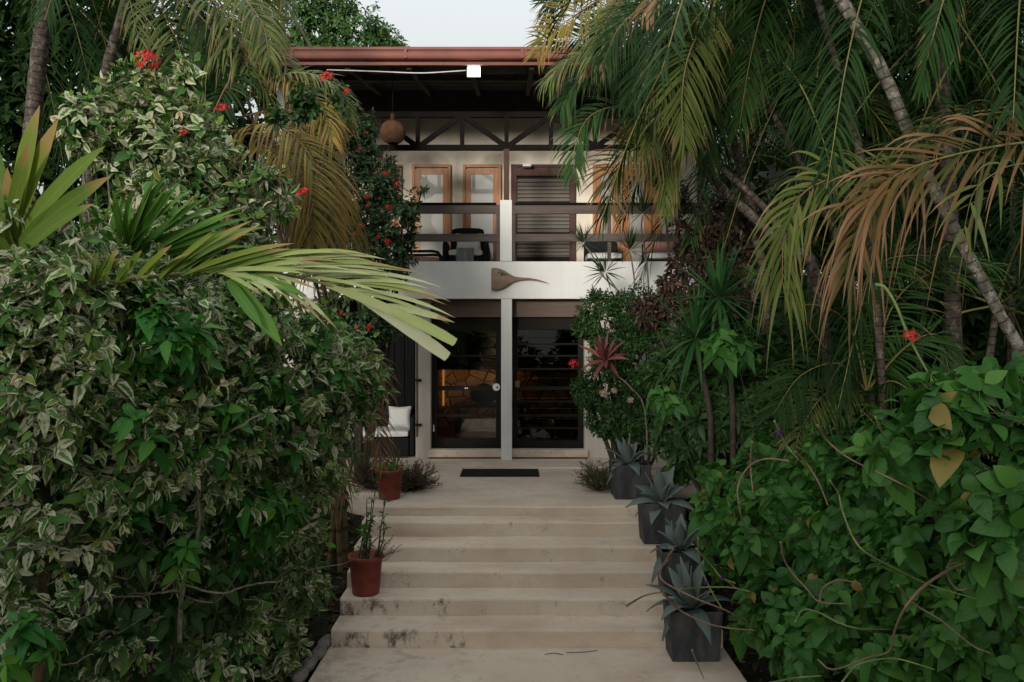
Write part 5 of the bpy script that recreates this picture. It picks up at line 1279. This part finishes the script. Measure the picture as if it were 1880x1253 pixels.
# big orange fronds right
t = thing('orange_palm', 'palm with wide orange tinged fronds drooping across the right of the photo', 'palm', base_at(2080, 5.6))
trunk(t, [base_at(2080, 5.6), P(2040, 500, 5.5), P(1990, 300, 5.4), P(1960, 200, 5.4)], (.06, .05), T['palmb'])
H = dict(W=.030, rr=.010, seg=9, sagp=3.2, dn=.10, jit=.3)
add_frond(t, [P(1960, 255, 5.3), P(1860, 264, 5.15), P(1770, 280, 5.05), P(1690, 302, 5.0), P(1640, 325, 4.95), P(1600, 365, 4.9)], 'orange', 'rachis', n=24, Ln=.72, a=(46, 14), sag=.58, lift=.05, hint=(-.1, -1, .25), lend=.75, **H)
add_frond(t, [P(1720, 300, 5.4), P(1660, 330, 5.3), P(1600, 380, 5.2), P(1570, 440, 5.15), P(1556, 500, 5.15)], 'orange', 'rachb', n=20, Ln=.52, a=(45, 18), sag=.55, lift=.15, hint=(.1, -1, .35), lend=.7, **H)
add_frond(t, [P(1700, 318, 5.7), P(1600, 322, 5.6), P(1520, 330, 5.55), P(1465, 365, 5.5), P(1440, 430, 5.5), P(1436, 520, 5.5)], 'olive', 'rachb', n=34, Ln=.52, a=(48, 16), sag=.45, lift=.15, hint=(.15, -1, .3), lend=.8, **H)
add_frond(t, [P(1960, 210, 5.9), P(1860, 205, 5.8), P(1780, 215, 5.75), P(1700, 240, 5.7)], 'orange', 'rachis', n=16, Ln=.50, a=(50, 20), sag=.5, lift=.2, hint=(-.1, -.8, .6), lend=.7, **H)
add_frond(t, [P(1940, 180, 5.8), P(1830, 200, 5.6), P(1740, 215, 5.5), P(1660, 260, 5.5)], 'palm', 'rachis', n=30, Ln=.6, a=(65, 25), sag=.5, lift=.3, hint=(-.2, -.3, 1), **H)
add_frond(t, [P(1760, -80, 5.7), P(1735, -10, 5.6), P(1715, 60, 5.5), P(1690, 150, 5.5)], 'palmg', 'rachis', n=30, Ln=.46, a=(45, 15), sag=.15, hint=(.4, -1, 0), W=.03, rr=.012)
add_frond(t, [P(1880, 300, 4.6), P(1840, 310, 4.5), P(1790, 350, 4.5), P(1770, 420, 4.5)], 'olive', 'rachis', n=5, Ln=.34, a=(50, 25), sag=.5, hint=(0, -1, .5), W=.03, rr=.004)
# ferny fronds in the shade below
t = thing('shade_palm', 'low dark green palm spreading fern like fronds in the shade below the orange fronds', 'palm', base_at(1620, 7.6))
c0 = P(1600, 720, 7.4)
b = MB(); b.tube(catmull([base_at(1620, 7.6), c0], 8), np.linspace(.05, .03, 8), 8); b.build('stem', T['palmb'], t)
for pts, lf, s in (([(1600, 690), (1540, 668), (1470, 690), (1420, 760)], 'palm', .55), ([(1610, 690), (1660, 640), (1720, 615), (1745, 690)], 'palmg', .45), ([(1600, 690), (1560, 600), (1500, 560), (1440, 570)], 'palm', .5), ([(1610, 680), (1640, 560), (1720, 500), (1820, 520)], 'palmg', .5), ([(1600, 680), (1580, 560), (1620, 480), (1740, 470), (1830, 490)], 'palmg', .5), ([(1600, 700), (1640, 700), (1690, 740), (1700, 800)], 'palm', .5), ([(1590, 690), (1500, 620), (1440, 520), (1380, 500)], 'palmg', .45), ([(1600, 700), (1520, 720), (1470, 790), (1460, 850)], 'olive', .4)):
    add_frond(t, [c0 + Vector((0, .1, 0))] + [P(x, y, 7.2 - .1*i) for i, (x, y) in enumerate(pts[1:])], lf, 'rachis', n=42, Ln=s, W=.024, a=(72, 30), sag=.35, hint=(0, -.7, .7), rr=.010)
for k, (bx, bd, tx, ty, n, lf) in enumerate(((1500, 10.0, 1480, 330, 12, 'palmg'), (1380, 10.8, 1370, 250, 12, 'palmg'), (1680, 9.0, 1700, 280, 12, 'palm'), (1850, 8.4, 1860, 350, 12, 'palm'), (1760, 7.6, 1830, 560, 9, 'palm'))):
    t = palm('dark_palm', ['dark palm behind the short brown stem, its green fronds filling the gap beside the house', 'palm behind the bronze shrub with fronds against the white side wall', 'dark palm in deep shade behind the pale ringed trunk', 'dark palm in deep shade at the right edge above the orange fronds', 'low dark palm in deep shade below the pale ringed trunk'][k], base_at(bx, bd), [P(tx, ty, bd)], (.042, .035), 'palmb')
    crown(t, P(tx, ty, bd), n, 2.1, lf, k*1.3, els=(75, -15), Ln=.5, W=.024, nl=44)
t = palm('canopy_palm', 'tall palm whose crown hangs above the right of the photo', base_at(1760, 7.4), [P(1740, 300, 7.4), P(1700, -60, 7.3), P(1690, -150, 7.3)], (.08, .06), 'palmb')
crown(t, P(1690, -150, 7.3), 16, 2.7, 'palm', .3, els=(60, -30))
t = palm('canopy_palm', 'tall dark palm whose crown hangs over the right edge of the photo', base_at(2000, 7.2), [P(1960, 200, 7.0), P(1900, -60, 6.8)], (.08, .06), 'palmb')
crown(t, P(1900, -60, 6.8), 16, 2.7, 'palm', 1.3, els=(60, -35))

# --- dark trees closing the garden behind both sides, and the tree beyond the roof
def tree(name, label, base, blobs, n, k, Ln, W, lm, r0=.14, **kw):
    return shrub(name, label, 'tree', base, blobs, n, k, Ln, W, lm, T['dtwig'], ntw=60, r0=r0, ang=(35, 100), sag=.25, seg=2, group=kw.pop('group', None), **kw)
BG = [('dense dark tree closing the garden behind the shade palm', 1600, 12.5, [(1420, 560, 12.5, 1.5), (1600, 480, 12.5, 1.7), (1500, 300, 12.8, 1.6), (1780, 420, 12, 1.7), (1650, 200, 12.5, 1.7), (1800, 180, 12, 1.6), (1600, 700, 12, 1.5), (1780, 650, 11.5, 1.5), (1690, 130, 13, 1.5), (1700, 40, 13, 1.4), (1640, 330, 13.2, 1.4)], 3600),
      ('dense dark tree behind the right end of the house', 1420, 14.5, [(1400, 420, 14.5, 1.3), (1390, 250, 14.5, 1.3), (1480, 120, 14.5, 1.5), (1380, 600, 14.5, 1.2), (1500, 20, 14, 1.4), (1420, 760, 13, 1.2)], 1300),
      ('dense dark tree at the far right edge', 1950, 10, [(1900, 500, 10, 1.5), (1930, 250, 10, 1.5), (1850, 750, 9.5, 1.2), (1900, 60, 10, 1.5)], 1300),
      ('dense dark tree behind the tall palms at the left edge', 60, 13, [(60, 350, 13, 1.7), (-60, 150, 13, 1.7), (160, 180, 13.2, 1.5), (60, 20, 13, 1.5), (200, 450, 13, 1.6), (120, -40, 13, 1.5)], 2200),
      ('dense dark tree behind the yellow palm left of the house', 360, 13.6, [(330, 330, 13.6, 1.5), (420, 220, 13.6, 1.1), (300, 130, 13.8, 1.3), (430, 450, 13.4, 1.3), (400, 620, 13.0, 1.3)], 1300)]
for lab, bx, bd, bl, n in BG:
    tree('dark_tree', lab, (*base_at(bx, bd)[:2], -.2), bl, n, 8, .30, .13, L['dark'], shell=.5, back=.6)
mg = [(570, 60, 27, 1.6), (640, 75, 27, 1.4), (520, 50, 27, 1.5), (690, 95, 27.5, .9), (600, 35, 27, 1.1), (560, 140, 27, 1.8), (660, 150, 27, 1.8), (720, 110, 27.5, .8), (690, 75, 27.3, .8), (460, 80, 27, 1.5), (610, 250, 27, 2)]
tree('broad_tree', 'round crowned green tree rising behind the roof on the left', (*base_at(600, 27)[:2], -.2), mg, 2600, 8, .30, .12, L['tree'], r0=.2, up=.5)

# tree line behind the photographer, seen only as the dark reflection in the panes
pts = []; 
tl = MB(); C_ = []
for i in range(15):
    x = -21 + i*3.0; h = 5.2 + .5*math.sin(i*2.1)
    n = 420
    u = rvec(n)*RNG.random((n, 1))**.3
    C_.append(np.array([x, -15 + 1.5*math.sin(i*1.7), h*.48]) + u*[2.1, 1.6, h*.5])
C_ = np.concatenate(C_); C_ = C_[C_[:, 2] > -.9]
clusters(tl, C_, rvec(len(C_)) + [0, 0, .4], 7, .55, .26, ang=(30, 100), seg=2)
o = tl.build('tree_line', L['dark']); tag(o, 'dark line of trees far behind reflected in the upper panes', 'trees', kind='stuff')

# unseen tree added right of the camera to shade the right of the garden
t = thing('added_shade_tree', 'unseen tree added beside the camera, its crown placed to shade the right of the garden', 'tree', (6.2, .5, -.8))
b = MB(); b.tube(catmull([(6.2, .5, -.9), (6.1, .6, 2), (5.8, .8, 5.0), (5.4, 1.4, 7.0)], 20), np.linspace(.22, .12, 20), 10); b.build('trunk', T['palmb'], t)
C_ = np.concatenate([np.array(c) + rvec(760)*RNG.random((760, 1))**.33*np.array(r) for c, r in (((5.2, 1.2, 7.0), (2.2, 2.0, 1.0)), ((6.8, 3.6, 7.6), (2.2, 2.0, 1.0)), ((4.3, -1.2, 6.8), (2.0, 1.8, .9)), ((7.2, .4, 5.6), (1.8, 2.0, 1.2)), ((5.0, 4.2, 8.2), (2.0, 1.6, .8)), ((3.0, -.8, 5.9), (1.5, 1.6, .8)), ((3.4, 1.6, 6.3), (1.4, 1.5, .8)), ((6.6, 2.6, 5.8), (1.3, 1.6, 1.3)), ((5.6, -1.0, 4.2), (1.5, 1.6, 1.5)))])
b = MB(); clusters(b, C_, rvec(len(C_)) + [0, 0, .4], 7, .30, .14, ang=(30, 100), seg=2); b.build('crown', L['dark'], t)

for lab, pts in (('short dark twig lying on the path below the middle of the lowest step', [(1000, 1201), (1018, 1199), (1034, 1202)]), ('longer dark twig lying on the path against the foot of the lowest step', [(1040, 1198), (1070, 1197), (1096, 1194)])):
    b = MB(); q = []
    for x, y in pts:
        d = F*(EYE - ZP - .008)/(y - 626); q.append(P(x, y, d))
    b.tube(catmull(q, 12), .0032, 5); o = b.build('fallen_twig', T['dtwig']); tag(o, lab, 'twig')

# leaf litter on the beds
n = 5200
side = RNG.random(n) < .5
x = np.where(side, -1.80 - RNG.random(n)**1.5*2.2, 2.08 + RNG.random(n)**1.5*2.0); y = RNG.uniform(5.2, 10.3, n)
ok = ~((y > 9.55) & (x > -4.2) & (x < SX0)) & ~((y > 10.35) & (x > SX1))
x, y = x[ok], y[ok]; n = len(x)
b = MB(); az = RNG.uniform(0, 6.28, n)
add_leaves(b, np.stack([x, y, ground_z(x, y) + .012 + RNG.random(n)*.02], -1), np.stack([np.cos(az), np.sin(az), RNG.normal(.05, .2, n)], -1), np.stack([RNG.normal(0, .4, n), RNG.normal(0, .4, n), np.ones(n)], -1), RNG.uniform(.05, .13, n), RNG.uniform(.025, .055, n), RNG.random(n), 3, .25, RNG.normal(.1, .2, n), 0, 'ovate')
o = b.build('leaf_litter', leaf_mat('litter_leaf', [(0, (.02, .016, .011)), (.6, (.06, .042, .026)), (1, (.14, .095, .05))], rough=.8, vein=0, transl=.05)); tag(o, 'brown fallen leaves strewn over the beds beside the steps', 'leaf litter', kind='stuff')
